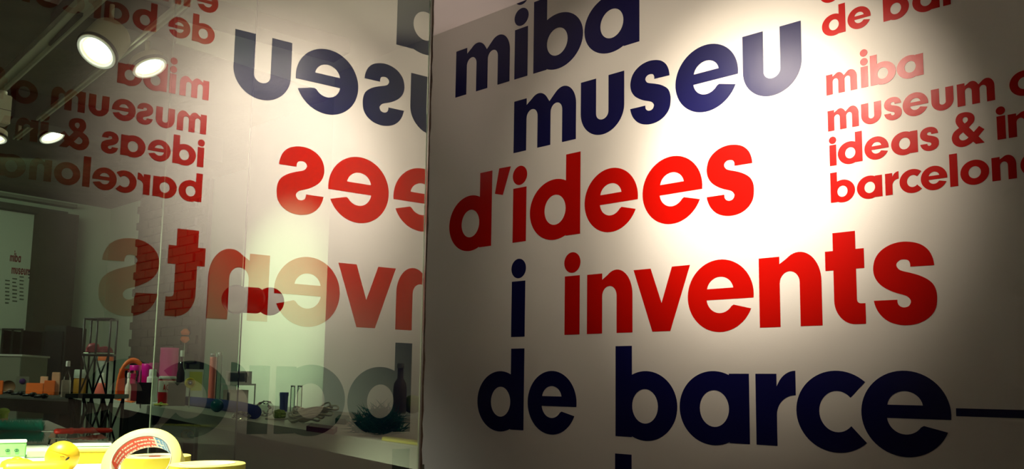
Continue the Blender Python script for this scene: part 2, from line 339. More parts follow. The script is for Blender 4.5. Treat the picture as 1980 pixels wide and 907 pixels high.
word([('b', -2.047), ('a', -1.741), ('r', -1.424), ('c', -1.271), ('e', -1.045), ('-', -.753)], -.190, 1.0, 1.0, N_, 'big navy five-letter word in the lowest full line, with long dash to the right')
for o in C.objects:
    if o.name.startswith('dash'): o.location.z = .127
word([('l', -2.049), ('o', -1.94), ('n', -1.62), ('a', -1.35)], -.637, 1.0, 1.0, N_, 'big navy word cut off by the bottom edge, only the first tall stem showing')
q = .289
def sp(s, x0, base, label, lefts=None, sx=q, sz=q):
    """small red line; lefts gives measured left edges"""
    ch = []; x = x0
    for i, c in enumerate(s):
        if c == ' ': x += .030; continue
        if lefts and i < len(lefts) and lefts[i] is not None: x = lefts[i]
        ch.append((c, x)); x += G[c][1]*sx + .0105
    return word(ch, base, sx, sz, RD, label)
sp('e', -1.150, 1.423, 'small red letter e cut off by the top edge, above the two-letter red word')
sp('inventos', -1.045, 1.423, 'small red long word hidden above the top edge of the photo')
sp('de', 0, 1.295, 'small red two-letter word at the top of the right column', [-1.143, -1.051])
sp('barcelona', 0, 1.293, 'small red word at the top right, cut by the top edge of the photo', [-.929, -.833])
sp('mIba', 0, 1.0735, 'small red four-letter word whose i has two dots', [-1.133, -1.011, -.979, -.891])
sp('museum', 0, .939, 'small red six-letter word under the one with the two-dotted i', [-1.131, -1.014, -.937, -.877, -.787, -.709])
sp('of', 0, .938, 'small red round letter o cut by the right edge, after the six-letter red word', [-.560])
sp('ideas', 0, .811, 'small red five-letter word in the row with the ampersand', [-1.128, -1.099, -1.007, -.918, -.826])
sp('&', 0, .811, 'small red ampersand in the third row of the red block', [-.732])
sp('inventions', 0, .808, 'small red word right of the ampersand, cut by the right edge', [-.600, -.569])
sp('barcelona', 0, .677, 'small red nine-letter word in the lowest row of the red block', [-1.128, -1.036, -.942, -.896, -.829, -.741, -.710, -.620, -.541])

# ---------------------------------------------------------------- structure
XE = -4.09                      # free end of the lettered wall
bm = nb(); box(bm, XE, 2.6, 0, .14, 0, 2.98); struct('wall_front', bm, M['wall'])
bm = nb(); box(bm, -9.6, 2.6, -6, 1.3, -.1, 0); struct('floor', bm, M['floor'])
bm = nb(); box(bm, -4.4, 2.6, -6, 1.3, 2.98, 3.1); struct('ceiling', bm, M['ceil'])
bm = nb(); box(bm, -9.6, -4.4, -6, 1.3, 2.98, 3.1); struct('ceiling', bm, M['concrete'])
bm = nb(); box(bm, 2.6, 2.72, -6, .14, 0, 2.98); struct('wall_right', bm, M['brown'])
bm = nb(); box(bm, -9.6, 2.6, -6.12, -6, 0, 2.98); struct('wall_rear', bm, M['brown'])
xp = at_y(483, 246, .25).x
bm = nb(); box(bm, xp, XE + .3, .25, .33, 0, at_y(645, 190, .25).z); struct('wall_panel', bm, M['shopwall'])
bm = nb(); box(bm, -9.6, -4.2, .9, 1.0, 0, 2.98); struct('wall_back', bm, M['shopwall'])
# left wall of the shop with a doorway opening edge
XL = -9.3
bm = nb(); box(bm, XL - .1, XL, -6, .9, 0, 2.98); struct('wall_left', bm, M['shopwall'])

# brick pier on the back wall
bx0 = at_y(254, 600, .84).x; bx1 = at_y(388, 600, .84).x
pier = nb(); box(pier, bx0, bx1, .86, .9, 0, 2.975); pr = struct('wall_pier', pier, M['mortar'])
bw, bh = .27, .085; rows = int(2.96/bh)
bmesh_brick = []
for k in range(4):
    b_ = nb(); box(b_, 0, bw - .009, 0, .026 + .003*k, 0, bh - .009, bev=.004)
    me = bpy.data.meshes.new('brick'); b_.to_mesh(me); b_.free(); me.materials.append(M['brick']); bmesh_brick.append(me)
for r_ in range(rows):
    x = bx0 + (0 if r_ % 2 else bw/2)
    while x + bw < bx1 + .01:
        o = bpy.data.objects.new('brick', random.choice(bmesh_brick)); C.objects.link(o); o.parent = pr
        o.location = (x, .84 - random.random()*.008, .006 + r_*bh); x += bw
# brown pier on the left wall, dark lintel, poster
def leftbox(name, p0, p1, d, mat, off=0.0, struct_=True):
    """box on the left wall spanning two photo points"""
    a = at_x(p0[0], p0[1], XL + off + d); b = at_x(p1[0], p1[1], XL + off + d)
    bm = nb(); box(bm, XL + off, XL + off + d, min(a.y, b.y), max(a.y, b.y), min(a.z, b.z), max(a.z, b.z))
    return struct(name, bm, mat) if struct_ else link(name, bm, mat)
leftbox('trim_1', (80, 405), (128, 760), .20, M['brown'])
leftbox('trim_2', (-60, 392), (132, 410), .14, M['beamdark'])
leftbox('trim_3', (-60, 368), (150, 396), .12, M['beam'])

# ceiling beams (direction read from the photo)
def beam(name, pA, pB, zb, h, w, mat):
    a = at_z(pA[0], pA[1], zb); b = at_z(pB[0], pB[1], zb); d = (b - a); L = d.length; d.normalize(); s = Vector((0, 0, 1)).cross(d)
    bm = nb(); box(bm, 0, L, -w/2, w/2, 0, h); bmesh.ops.transform(bm, matrix=basis(a, d, s, Vector((0, 0, 1))), verts=bm.verts)
    return struct(name, bm, mat)
beam('trim_4', (354, 26), (660, 112), 2.90, .08, .18, M['beam'])
beam('trim_5', (20, 232), (420, 318), 2.78, .19, .16, M['beamdark'])
# dark bulkhead above the rail
a = at_z(341, 82, 2.80); b = at_z(150, 28, 2.80); d = (b - a); L = d.length; d.normalize(); s = Vector((0, 0, 1)).cross(d)
bm = nb(); box(bm, 0, L, -.5, 0, 0, .17) if s.dot(F_) < 0 else box(bm, 0, L, 0, .5, 0, .17)
bmesh.ops.transform(bm, matrix=basis(a, d, s, Vector((0, 0, 1))), verts=bm.verts); struct('trim_6', bm, M['beamdark'])

# ---------------------------------------------------------------- the glass partition
TH = 0.6686755; GN = Vector((math.cos(TH), math.sin(TH), 0)); GD = -2.040928
GT = Vector((-GN.y, GN.x, 0))          # along the pane, away from the camera
dd = ray(820, 565); t_ = (GD - GN.dot(CAM))/GN.dot(dd); E0 = CAM + dd*t_; E0.z = 0     # free vertical edge
gM = basis(E0, GT, -GN, Vector((0, 0, 1)))
bm = nb()
Lg = 2.6
box(bm, -Lg, 0, 0, .0035, .0, 2.975)
bm.faces.ensure_lookup_table(); bm.normal_update()
for f in bm.faces:
    n = f.normal
    if n.y < -.9: f.material_index = 0          # face towards the lettered wall and the camera: mirrors
    elif n.x > .9: f.material_index = 2
    else: f.material_index = 1
bmesh.ops.transform(bm, matrix=gM, verts=bm.verts)
gl = struct('window_1', bm, None, mats=[M['glass'], M['glassside'], M['glassedge']])
bm = nb()
n_ = 170; prev = None
for i in range(n_+1):
    z = 2.975*i/n_; w = .014 + .012*random.random()
    v = [bm.verts.new((.0008, -.0002, z)), bm.verts.new((w, -.0002, z)), bm.verts.new((w, .0035, z)), bm.verts.new((.0008, .0035, z))]
    if prev:
        for k in range(4): bm.faces.new((prev[k], prev[(k+1) % 4], v[(k+1) % 4], v[k]))
    prev = v
bmesh.ops.transform(bm, matrix=gM, verts=bm.verts); bmesh.ops.recalc_face_normals(bm, faces=bm.faces); link('sealant_strip', bm, M['sealant'], gl)
bm = nb(); box(bm, -.013, .0004, -.0007, -.0001, 0, 2.975, bev=.0002); bmesh.ops.transform(bm, matrix=gM, verts=bm.verts); link('polished_edge_glint', bm, M['glassedge'], gl)  # bevel strip with its glint put into the pale colour

# glass door inside the shop with its pair of black knobs
DP = 1.9
pa = at_t(470, 560, DP*.98); pb = at_t(306, 560, DP*.90)
dv = Vector((pb.x - pa.x, pb.y - pa.y, 0)); Ld = dv.length; dv.normalize(); dn = Vector((0, 0, 1)).cross(dv)
door = thing('glass_door', 'clear frameless glass door panel inside the shop with black knobs', 'door', (pa.x, pa.y, 0))
bm = nb(); box(bm, 0, Ld, -.0015, .0015, .02, 2.5); bmesh.ops.transform(bm, matrix=basis(Vector((0, 0, 0)), dv, dn, Vector((0, 0, 1))), verts=bm.verts)
link('pane', bm, M['cleanglass'], door)
for xx in (0, Ld):
    bm = nb(); box(bm, xx - .0006, xx + .0006, -.0018, .0018, .02, 2.5); bmesh.ops.transform(bm, matrix=basis(Vector((0, 0, 0)), dv, dn, Vector((0, 0, 1))), verts=bm.verts)
    link('pane_edge', bm, M['edgedim'] if xx else M['steel'], door)
k1 = at_t(457, 579, DP*.97); k2 = at_t(522, 583, DP*.97 + .05)
ax = (k2 - k1); la = ax.length; ax.normalize()
def orient(o, z):
    z = z.normalized(); x = z.orthogonal().normalized(); y = z.cross(x); return basis(o, x, y, z)
off = -Vector(door.location)
view = (k1 - CAM).normalized()
for kk in (k1, k2):
    bm = nb(); lathe(bm, [(0, -.008), (.026, -.008), (.030, -.004), (.0315, 0), (.030, .008), (.026, .011), (0, .011)], 36, orient(kk + off, (-view + ax*(.25 if kk is k2 else -.25))))
    link('knob', bm, M['black'], door, smooth=True)
bm = nb(); lathe(bm, [(0, .012), (.026, .012), (.029, .018), (.029, la*.62), (.025, la*.72), (0, la*.72)], 12, orient(k1 + off, ax)); link('spindle', bm, M['black'], door)

# ---------------------------------------------------------------- track, rails and lamps
def rail(pA, pB, z, label, w=.035, h=.03, grp=None):
    a = at_z(pA[0], pA[1], z); b = at_z(pB[0], pB[1], z); d = b - a; L = d.length; d.normalize(); s = Vector((0, 0, 1)).cross(d)
    t = thing('lighting_track', label, 'track light rail', (a.x, a.y, z), 0, grp)
    Bm = basis(Vector((0, 0, 0)), d, s, Vector((0, 0, 1)))
    bm = nb(); box(bm, 0, L, -w, w, h*.5, h); bmesh.ops.transform(bm, matrix=Bm, verts=bm.verts); link('channel', bm, M['track'], t)
    for sy in (-1, 1):
        bm = nb(); box(bm, 0, L, sy*w - .006, sy*w + .006, -h*.5, h*.5, bev=.002); bmesh.ops.transform(bm, matrix=Bm, verts=bm.verts); link('flange', bm, M['track'], t)
    for e_ in (0.1, L - .1):
        bm = nb(); box(bm, e_ - .01, e_ + .01, -.01, .01, h, 2.98 - z, bev=.001); bmesh.ops.transform(bm, matrix=Bm, verts=bm.verts); link('hanger', bm, M['track'], t)
    return d
r1 = rail((-20, 186), (200, -22), 2.80, 'pale metal lighting track crossing the upper left corner')
rail((30, 268), (440, -60), 2.80, 'second thinner lighting track behind the nearest lamp', w=.013, h=.02)
def spotlamp(px, py, dist, rad, facing, label, grp=None, body=True, arm=.2, depth=.11):
    c = at_t(px, py, dist); z = facing.normalized()
    t = thing('spot_lamp', label, 'spotlight', c, 0, grp)
    O = Vector((0, 0, 0)); Bm = orient(O, z)
    k = rad/.09
    bm = nb(); lathe(bm, [(.03*k, -depth*k), (.085*k, -depth*k), (.094*k, -depth*.9*k), (.097*k, -.012*k), (.090*k, 0), (.080*k, -.006*k), (.078*k, -.03*k)], 48, Bm); link('housing', bm, M['lampbody'], t, smooth=False)
    bm = nb(); lathe(bm, [(.0975*k, -.020*k), (.100*k, -.018*k), (.100*k, -.006*k), (.0965*k, -.003*k), (.094*k, -.004*k)], 48, Bm); link('rim', bm, M['blackring'], t)
    bm = nb(); lathe(bm, [(.092*k, .001*k), (.086*k, .004*k), (.080*k, .001*k), (.076*k, -.006*k)], 48, Bm); link('reflector', bm, M['innerring'], t)
    bm = nb(); lathe(bm, [(0, -.008*k), (.066*k, -.010*k), (.068*k, -.014*k), (0, -.016*k)], 48, Bm); link('lens', bm, M['lens'], t)
    bm = nb(); p0 = -z*depth*k*.8; tube(bm, [p0, p0 + Vector((0, 0, arm*.4)), p0 + Vector((0, 0, arm))], .012*k, 10); link('arm', bm, M['lampbody'], t)
    return t, c
dn_ = Vector((0, 0, -1))
toC = (CAM - at_t(185, 95, 4.2)).normalized()
near, cN = spotlamp(186, 101, 3.95, .088, toC*.62 + dn_*.52 + R_*(-.42), 'large round spotlight nearest the camera, its lens turned towards it', arm=.16, depth=.17)
spotlamp(290, 132, 4.25, .082, dn_*.97 + toC*.06 + R_*.50, 'round spotlight pointing down, right of the large one', arm=.14, depth=.06)
spotlamp(101, 266, 5.9, .080, dn_*.97 + toC*.02 + R_*.50, 'round spotlight pointing down, lowest and farthest of the lamps', arm=.2, depth=.05)
c4 = at_t(2, 210, 3.6)
t = thing('track_adapter', 'pale square transformer box hanging at the left edge', 'transformer box', c4)
bm = nb(); box(bm, -.03, .035, -.03, .03, -.07, .055, bev=.004); link('case', bm, M['track'], t)
bm = nb(); box(bm, -.031, .036, -.031, .031, -.012, -.010); link('seam', bm, M['black'], t)
bm = nb(); tube(bm, [(0, 0, .05), (0, 0, .075)], .02); link('stem', bm, M['track'], t)
spotlamp(-18, 268, 3.7, .06, dn_*.95 + toC*.15, 'round spotlight mostly cut off by the left edge, under the transformer box', arm=.1, depth=.06)

# the two track spots above the frame that light the lettered wall
for pos_, aim_, lb_ in (((-1.32, -1.36, 2.70), (-1.392, 0, 2.028), 'track spotlight above the frame, the right one aimed at the lettered wall'), ((-1.88, -1.36, 2.84), (-1.806, 0, 2.105), 'track spotlight above the frame, the left one aimed at the lettered wall')):
    fx = Vector(aim_) - Vector(pos_)
    t = thing('track_spotlight', lb_, 'spotlight', pos_, 0, 'spots washing the lettered wall')
    bm = nb(); lathe(bm, [(0, -.12), (.05, -.12), (.055, -.03), (.052, -.02), (.048, -.035)], 32, orient(Vector((0, 0, 0)), fx)); link('housing', bm, M['lampbody'], t)
    bm = nb(); tube(bm, [(0, -.04, .02), (0, -.06, 2.98 - pos_[2])], .01); link('arm', bm, M['lampbody'], t)

t = thing('added_uplight', 'small round black fixture for the added ceiling uplight, unseen below the frame', 'floor lamp', (-2.85, -.60, .001))  # unseen housing added to go with the ceiling uplight
bm = nb(); lathe(bm, [(0, 0), (.06, 0), (.06, .012), (.035, .015), (.035, .09), (.045, .10), (.045, .115), (.04, .115), (.038, .10), (0, .10)], 28); link('housing', bm, M['black'], t)

# ---------------------------------------------------------------- the long counter with products
CZ = H - .11
ca = at_z(812, 866, CZ); cb = at_z(138, 761, CZ); cdv = Vector((cb.x - ca.x, cb.y - ca.y, 0)); CL = cdv.length; cdv.normalize(); cn = Vector((cdv.y, -cdv.x, 0))
if cn.dot(F_) < 0: cn = -cn
CW = .62
def cm(o=Vector((0, 0, 0))): return basis(o, cdv, cn, Vector((0, 0, 1)))
ctr = thing('shop_counter', 'long white display counter running along the shop behind the glass', 'counter', (ca.x, ca.y, 0))
def cbox(x0, x1, y0, y1, z0, z1, name, mat, par=ctr, bev=0):
    bm = nb(); box(bm, x0, x1, y0, y1, z0, z1, bev=bev); bmesh.ops.transform(bm, matrix=cm(), verts=bm.verts); return link(name, bm, mat, par)
def sight_cut(px, d):            # where the line parallel to the front edge, d behind it, meets the end of the counter
    r_ = ray(px, 865); m_ = Vector((r_.y, -r_.x, 0)); o = Vector((ca.x - CAM.x, ca.y - CAM.y, 0)) + cn*d
    return -o.dot(m_)/cdv.dot(m_)
sE = sight_cut(806, CW)
bm = nb(); lo = []; hi = []
for x_, y_ in ((0, 0), (CL, 0), (CL, CW), (sE, CW)): lo.append(bm.verts.new((x_, y_, CZ - .04))); hi.append(bm.verts.new((x_, y_, CZ)))
bm.faces.new(lo[::-1]); bm.faces.new(hi)
for i in range(4): bm.faces.new((lo[i], lo[(i+1) % 4], hi[(i+1) % 4], hi[i]))
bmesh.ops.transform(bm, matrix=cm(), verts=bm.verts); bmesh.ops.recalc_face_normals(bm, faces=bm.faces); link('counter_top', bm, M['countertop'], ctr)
def along(px): # parameter along the counter front edge under a photo column
    best = min(range(0, 1001), key=lambda i: abs(proj_px(Vector((ca.x, ca.y, CZ)) + cdv*CL*i/1000)[0] - px)); return CL*best/1000
def proj_px(P):
    d = P - CAM; z = d.dot(F_); return PPX + FPX*d.dot(R_)/z, PPY - FPX*d.dot(U_)/z
s390 = along(370)
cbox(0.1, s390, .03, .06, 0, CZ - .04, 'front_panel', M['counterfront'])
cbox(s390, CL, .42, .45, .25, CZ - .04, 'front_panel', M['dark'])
for i_ in range(6):
    x_ = s390 + .05 + (CL - s390 - .1)*i_/5
    for yy in (.03, CW - .06): cbox(x_, x_ + .03, yy, yy + .03, 0, CZ - .04, 'leg', M['steel'])
cbox(s390, CL, .05, CW - .03, .45, .48, 'lower_shelf', M['counterfront'])
# digit on the counter front
p7 = at_z(381, 822, CZ); dd = ray(381, 822); n0 = cn; o0 = Vector((ca.x, ca.y, 0)) + cn*.029
t7 = (o0 - CAM).dot(n0)/dd.dot(n0); P7 = CAM + dd*t7
bm = glyph_bm('7', .45, .075); 
for v in bm.verts: v.co = Vector((0, 0, v.co.z)) - cdv*v.co.x - cn*(-v.co.y)*1.0
o = link('digit', bm, M['black'], ctr); o.location = P7 - Vector((ca.x, ca.y, 0))

def onc(px, pb): return at_z(px, pb, CZ)
def pxm(p):      # metres per photo pixel at a point
    return (p - CAM).dot(F_)/FPX
def item(name, label, cat, l, r, top, base, group=None, z=None):
    p = at_z((l + r)/2, base, CZ if z is None else z); k = pxm(p); p.z += .0006
    t = thing(name, label, cat, p, 0, group); return t, (r - l)/2*k*.93, (base - top)*k*1.02
def jar(name, label, cat, l, r, top, base, mat, lid=None, lidh=.15, neck=.7, group=None, z=None, prof=None, label_mat=None, seg=24):
    t, w, h = item(name, label, cat, l, r, top, base, group, z)
    hb = h*(1 - lidh) if lid else h
    bm = nb(); lathe(bm, prof(w, hb) if prof else [(0, 0), (w*.94, 0), (w, hb*.04), (w, hb*.90), (w*.93, hb*.96), (w*neck, hb), (0, hb)], seg); link('body', bm, mat, t)
    if lid:
        bm = nb(); lathe(bm, [(0, hb), (w*neck*1.08, hb), (w*neck*1.1, hb + h*lidh*.1), (w*neck*1.05, h*.985), (w*neck*.95, h), (0, h)], seg); link('lid', bm, lid, t)
    if label_mat:
        bm = nb(); lathe(bm, [(w*1.005, hb*.50), (w*1.012, hb*.51), (w*1.012, hb*.93), (w*1.005, hb*.94)], seg); link('paper_label', bm, label_mat, t)
    return t, w, h
def vb_(p):
    v = Vector((p.x - CAM.x, p.y - CAM.y, 0)).normalized(); return basis(Vector(), Vector((v.y, -v.x, 0)), v, Vector((0, 0, 1)))
def carton(name, label, cat, l, r, top, base, mat, depth=.5, face=None, group=None, z=None, lidmat=None):
    t, w, h = item(name, label, cat, l, r, top, base, group, z); Bm = vb_(t.location); d_ = w*2*depth
    bm = nb(); box(bm, -w, w, 0, d_, 0, h, bev=min(.002, h*.1)); bmesh.ops.transform(bm, matrix=Bm, verts=bm.verts); link('carton', bm, mat, t)
    if face:
        bm = nb(); box(bm, -w*.72, w*.72, -.002, .0, h*.18, h*.84); bmesh.ops.transform(bm, matrix=Bm, verts=bm.verts); link('window', bm, face, t)
    if lidmat:
        bm = nb(); box(bm, -w*1.02, w*1.02, -.003, d_ + .003, h, h*1.05); bmesh.ops.transform(bm, matrix=Bm, verts=bm.verts); link('lid', bm, lidmat, t)
    return t, w, h

jar('jar', 'small gold jar with a white lid at the left end of the counter', 'jar', 141, 169, 716, 762, M['gold'], M['white'], .35, .95)
jar('jar', 'large clear jar with an orange lid on the counter', 'jar', 183, 216, 690, 768, M['frost'], M['orange'], .12, .85)
jar('bottle', 'small pump bottle with a pink base beside the large clear jar', 'bottle', 182, 206, 722, 770, M['coral'], M['white'], .4, .4)
# orange arch sleeve
t, w, h = item('felt_case', 'orange curved felt case standing on the counter', 'case', 222, 284, 692, 773)
bm = nb(); N1 = 20; prev = None
for i in range(N1 + 1):
    a_ = PI*i/N1; ri = .86
    rg = [Vector((-w*math.cos(a_), y_, h*math.sin(a_)**.7*.98)) for y_ in (0, .12)] + [Vector((-w*ri*math.cos(a_), y_, h*ri*math.sin(a_)**.7)) for y_ in (.12, 0)]
    vs4 = [bm.verts.new(v) for v in rg]
    if prev:
        for k in range(4): bm.faces.new((prev[k], prev[(k+1) % 4], vs4[(k+1) % 4], vs4[k]))
    prev = vs4
bmesh.ops.transform(bm, matrix=vb_(t.location), verts=bm.verts); link('shell', bm, M['orange'], t, smooth=True)
bm = nb(); box(bm, -w*.84, w*.3, .05, .10, 0, h*.72); bmesh.ops.transform(bm, matrix=vb_(t.location), verts=bm.verts); link('insert', bm, M['orange'], t)
cup = lambda w, h: [(0, 0), (w*.86, 0), (w*.88, h*.02), (w*.96, h*.80), (w*1.03, h*.82), (w*1.03, h*.99), (w*.97, h), (w*.93, h*.9), (0, h*.88)]
jar('tumbler', 'magenta ribbed tumbler, left one of the pair beside the orange case', 'cup', 247, 269, 708, 774, M['magenta'], prof=cup)
jar('tumbler', 'magenta ribbed tumbler, right one of the pair behind the white bottle', 'cup', 270, 294, 705, 775, M['magenta'], prof=cup)
jar('tumbler', 'pink low cup half hidden behind the magenta pair', 'cup', 285, 306, 703, 765, M['pink'], prof=cup)
ribs = lambda w, h: [(0, 0)] + [(w*(1 - .03*((i//2) % 2)), h*i/16) for i in range(17)] + [(0, h)]
jar('tall_tin', 'tall pink stacked tin, the tallest thing in the middle of the counter', 'tin', 304, 341, 675, 770, M['pink'], prof=ribs)
t, w, h = jar('tub', 'red tub with a white lettered band in front of the tall pink tin', 'tub', 304, 338, 729, 784, M['redplastic'], M['white'], .1, .95, label_mat=M['labelwhite'])
k_ = w
view_d = (Vector(t.location) - CAM); view_d.z = 0; view_d.normalize(); vr = Vector((view_d.y, -view_d.x, 0))
for i_, ch in enumerate('AGE'):
    bm = glyph_bm(ch, .05, .045)
    ox = (-.022 + .017*i_)*w/.05
    def wrap(c, ox=ox):
        a_ = (c.x*w/.05*1.1 + ox)/w; rr = w*1.03 - c.y
        return -view_d*rr*math.cos(a_) + vr*rr*math.sin(a_) + Vector((0, 0, h*.52 + c.z*h/.15*1.8))
    for v in bm.verts: v.co = wrap(v.co)
    link('letter', bm, M['labelred'], t)
bott = lambda w, h: [(0, 0), (w*.92, 0), (w, h*.05), (w, h*.55), (w*.9, h*.66), (w*.45, h*.78), (w*.42, h), (0, h)]
jar('bottle', 'white round-shouldered bottle in front of the magenta tumblers', 'bottle', 281, 303, 716, 779, M['white'], M['white'], .2, .62)
jar('bottle', 'small pale bottle with white cap in front of the left magenta tumbler', 'bottle', 240, 252, 722, 776, M['labelwhite'], M['white'], .18, .5, prof=bott)
jar('cup', 'clear pink cup behind the small pale bottle', 'cup', 238, 265, 718, 775, M['clearpink'], prof=cup)
carton('carton', 'black box in front of the white round-shouldered bottle', 'box', 263, 293, 741, 782, M['black'], .5)
carton('carton', 'flat red box left of the black box', 'box', 240, 264, 743, 776, M['crimson'], .5)
# flat orange leaflets
def slab(name, label, cat, pts, th, mat, z=None, top=None):
    zz = CZ if z is None else z; P = [at_z(x, y, zz) for x, y in pts]; c = sum(P, Vector())/len(P)
    bm = nb(); lo = [bm.verts.new((p.x - c.x, p.y - c.y, 0)) for p in P]; hi = [bm.verts.new((p.x - c.x, p.y - c.y, th)) for p in P]
    bm.faces.new(lo[::-1]); bm.faces.new(hi)
    for i in range(len(P)): bm.faces.new((lo[i], lo[(i+1) % len(P)], hi[(i+1) % len(P)], hi[i]))
    bmesh.ops.recalc_face_normals(bm, faces=bm.faces)
    o = link(name, bm, mat); o.location = (c.x, c.y, zz + .0006); tag(o, label, cat); return o
slab('leaflet', 'flat orange leaflet lying on the counter edge below the black box', 'leaflet', [(226, 774), (255, 779), (262, 778), (236, 772)], .003, M['orange'])
slab('leaflet', 'white sheet lying on the counter left of the yellow flower', 'leaflet', [(272, 774), (295, 781), (312, 780), (290, 773)], .002, M['white'])
t, w, h = jar('bottle', 'slim dark bottle with a white cap right of the tall pink tin', 'bottle', 338, 356, 680, 778, mk('dark_glass_bottle', (.03, .02, .02), .15), M['white'], .12, .42, prof=bott)
carton('carton', 'grey lidded box in front of the slim dark bottle', 'box', 323, 358, 743, 785, M['greybox'], .5, lidmat=M['counterfront'])
t, w, h = carton('display_card', 'white framed card with a yellow-green print', 'card', 354, 391, 716, 783, M['white'], .12)
bm = nb(); box(bm, -w*.5, w*.86, -.003, 0, h*.40, h*.93); bmesh.ops.transform(bm, matrix=vb_(t.location), verts=bm.verts); link('print', bm, M['paleyellow'], t)
# yellow fan on a stem
t, w, h = item('toy_fan', 'yellow round fan on a thin stem in front of the white framed card', 'toy', 354, 376, 724, 788)
zc = h*.72; Bo = orient(Vector((0, 0, zc)), -view_d)
bm = nb(); g_ = lathe(bm, [(w*.35, -.004), (w*.9, -.006), (w, 0), (w*.9, .006), (w*.35, .004), (w*.35, -.004)], 32, Bo); link('disc', bm, M['yellow'], t)
bm = nb(); lathe(bm, [(0, -.004), (w*.36, -.004), (w*.36, .008), (w*.2, .012), (0, .012)], 20, Bo); link('hub', bm, M['black'], t)
bm = nb(); lathe(bm, [(0, .012), (w*.16, .012), (w*.14, .02), (0, .02)], 16, Bo); link('cap', bm, M['white'], t)
bm = nb(); tube(bm, [(0, 0, 0), (0, 0, zc)], .003, 8); link('stem', bm, M['wire'], t)
jar('tall_can', 'slender red tube standing upright right of the white framed card', 'tube', 401, 415, 686, 778, M['coral'], M['wire'], .07, .97)
jar('tall_can', 'slender clear tube touching the red tube', 'tube', 415, 426, 684, 779, M['clear'], M['wire'], .05, .97)
# white boxes on a little riser
t, w, h = item('shelf_riser', 'small white shelf riser holding white boxes', 'shelf', 424, 494, 743, 786)
bm = nb(); box(bm, -w, w, 0, .16, h - .008, h); bmesh.ops.transform(bm, matrix=vb_(t.location), verts=bm.verts); link('board', bm, M['white'], t)
for s_ in (-1, 1):
    bm = nb(); box(bm, s_*w - (.004 if s_ > 0 else -.0), s_*w + (.0 if s_ > 0 else .004), 0, .16, 0, h - .008); bmesh.ops.transform(bm, matrix=vb_(t.location), verts=bm.verts); link('side_panel', bm, M['white'], t)
zr = CZ + h
t2, w2, h2 = item('carton', 'white box with a pale window on top of the shelf riser', 'box', 433, 484, 720, 743, z=CZ)
t2.location = Vector(t.location) + Vector((0, 0, h)); k2_ = pxm(Vector(t2.location)); w2 = 27*k2_*.9; h2 = 24*k2_
for nm, a4, mt in (('carton', (-w2, w2, .02, .12, 0, h2), M['white']), ('window', (-w2*.8, w2*.45, .018, .02, h2*.15, h2*.85), M['cleanglass']), ('panel', (w2*.5, w2*.62, .018, .02, h2*.1, h2*.9), M['greybox'])):
    bm = nb(); box(bm, *a4); bmesh.ops.transform(bm, matrix=vb_(t.location), verts=bm.verts); link(nm, bm, mt, t2)
t3 = thing('carton', 'white box inside the shelf riser, under the board', 'box', Vector(t.location))
bm = nb(); box(bm, -w*.86, w*.6, .03, .13, 0, h*.72); bmesh.ops.transform(bm, matrix=vb_(t.location), verts=bm.verts); link('carton', bm, M['labelwhite'], t3)
bm = nb(); box(bm, -w*.6, -w*.45, .028, .03, h*.1, h*.6); bmesh.ops.transform(bm, matrix=vb_(t.location), verts=bm.verts); link('panel', bm, M['greybox'], t3)
# blue roll
pts = [at_z(x, y, CZ + .022) for x, y in ((345, 775), (362, 775), (390, 778), (425, 782), (462, 788), (492, 797))]
c0 = pts[2].copy(); c0.z = CZ
bm = nb(); tube(bm, [p - c0 for p in pts], .022, 14); o = link('rolled_mat', bm, M['bluemat'], smooth=True); o.location = c0; tag(o, 'long dark blue foam roll lying across the counter', 'foam roll')
p = at_z(419, 797, CZ); r_ = 13*pxm(p)*.95; bm = nb(); sphere(bm, (0, 0, r_), r_); o = link('ball', bm, M['teal'], smooth=True); o.location = p; tag(o, 'glossy teal ball in front of the blue foam roll', 'ball')
# yellow flower
t, w, h = item('felt_flower', 'small pale yellow flower by the left end of the foam roll', 'flower', 296, 326, 765, 786)
for i_ in range(6):
    a_ = i_*PI/3; bm = nb(); sphere(bm, (0, 0, 0), w*.42, sc=(1, .7, .35)); bmesh.ops.rotate(bm, verts=bm.verts, matrix=Matrix.Rotation(a_, 3, 'Z')); bmesh.ops.translate(bm, verts=bm.verts, vec=(w*.55*math.cos(a_), w*.55*math.sin(a_), w*.25)); link('petal', bm, M['paleyellow'], t, smooth=True)
bm = nb(); sphere(bm, (0, 0, w*.3), w*.3); link('centre', bm, M['limegreen'], t, smooth=True)
# orange bow on a stick above the tall tin
pt = at_z(322, 770, CZ); kk = pxm(pt); t = thing('orange_bow', 'small orange bow on a wire stick behind the tall pink tin', 'ornament', pt + cn*.10)
hz = 122*kk
for s_, zz_ in ((1, 9*kk), (-1, -9*kk)):
    bm = nb(); lathe(bm, [(0, 0), (7*kk, 0), (9*kk, s_*6*kk), (3*kk, s_*12*kk), (0, s_*12*kk)], 12, Matrix.Translation((0, 0, hz + zz_*.2))); bmesh.ops.recalc_face_normals(bm, faces=bm.faces); link('bow_half', bm, M['orange'], t)
bm = nb(); tube(bm, [(0, 0, 0), (0, 0, hz)], .003); link('stick', bm, M['wire'], t)
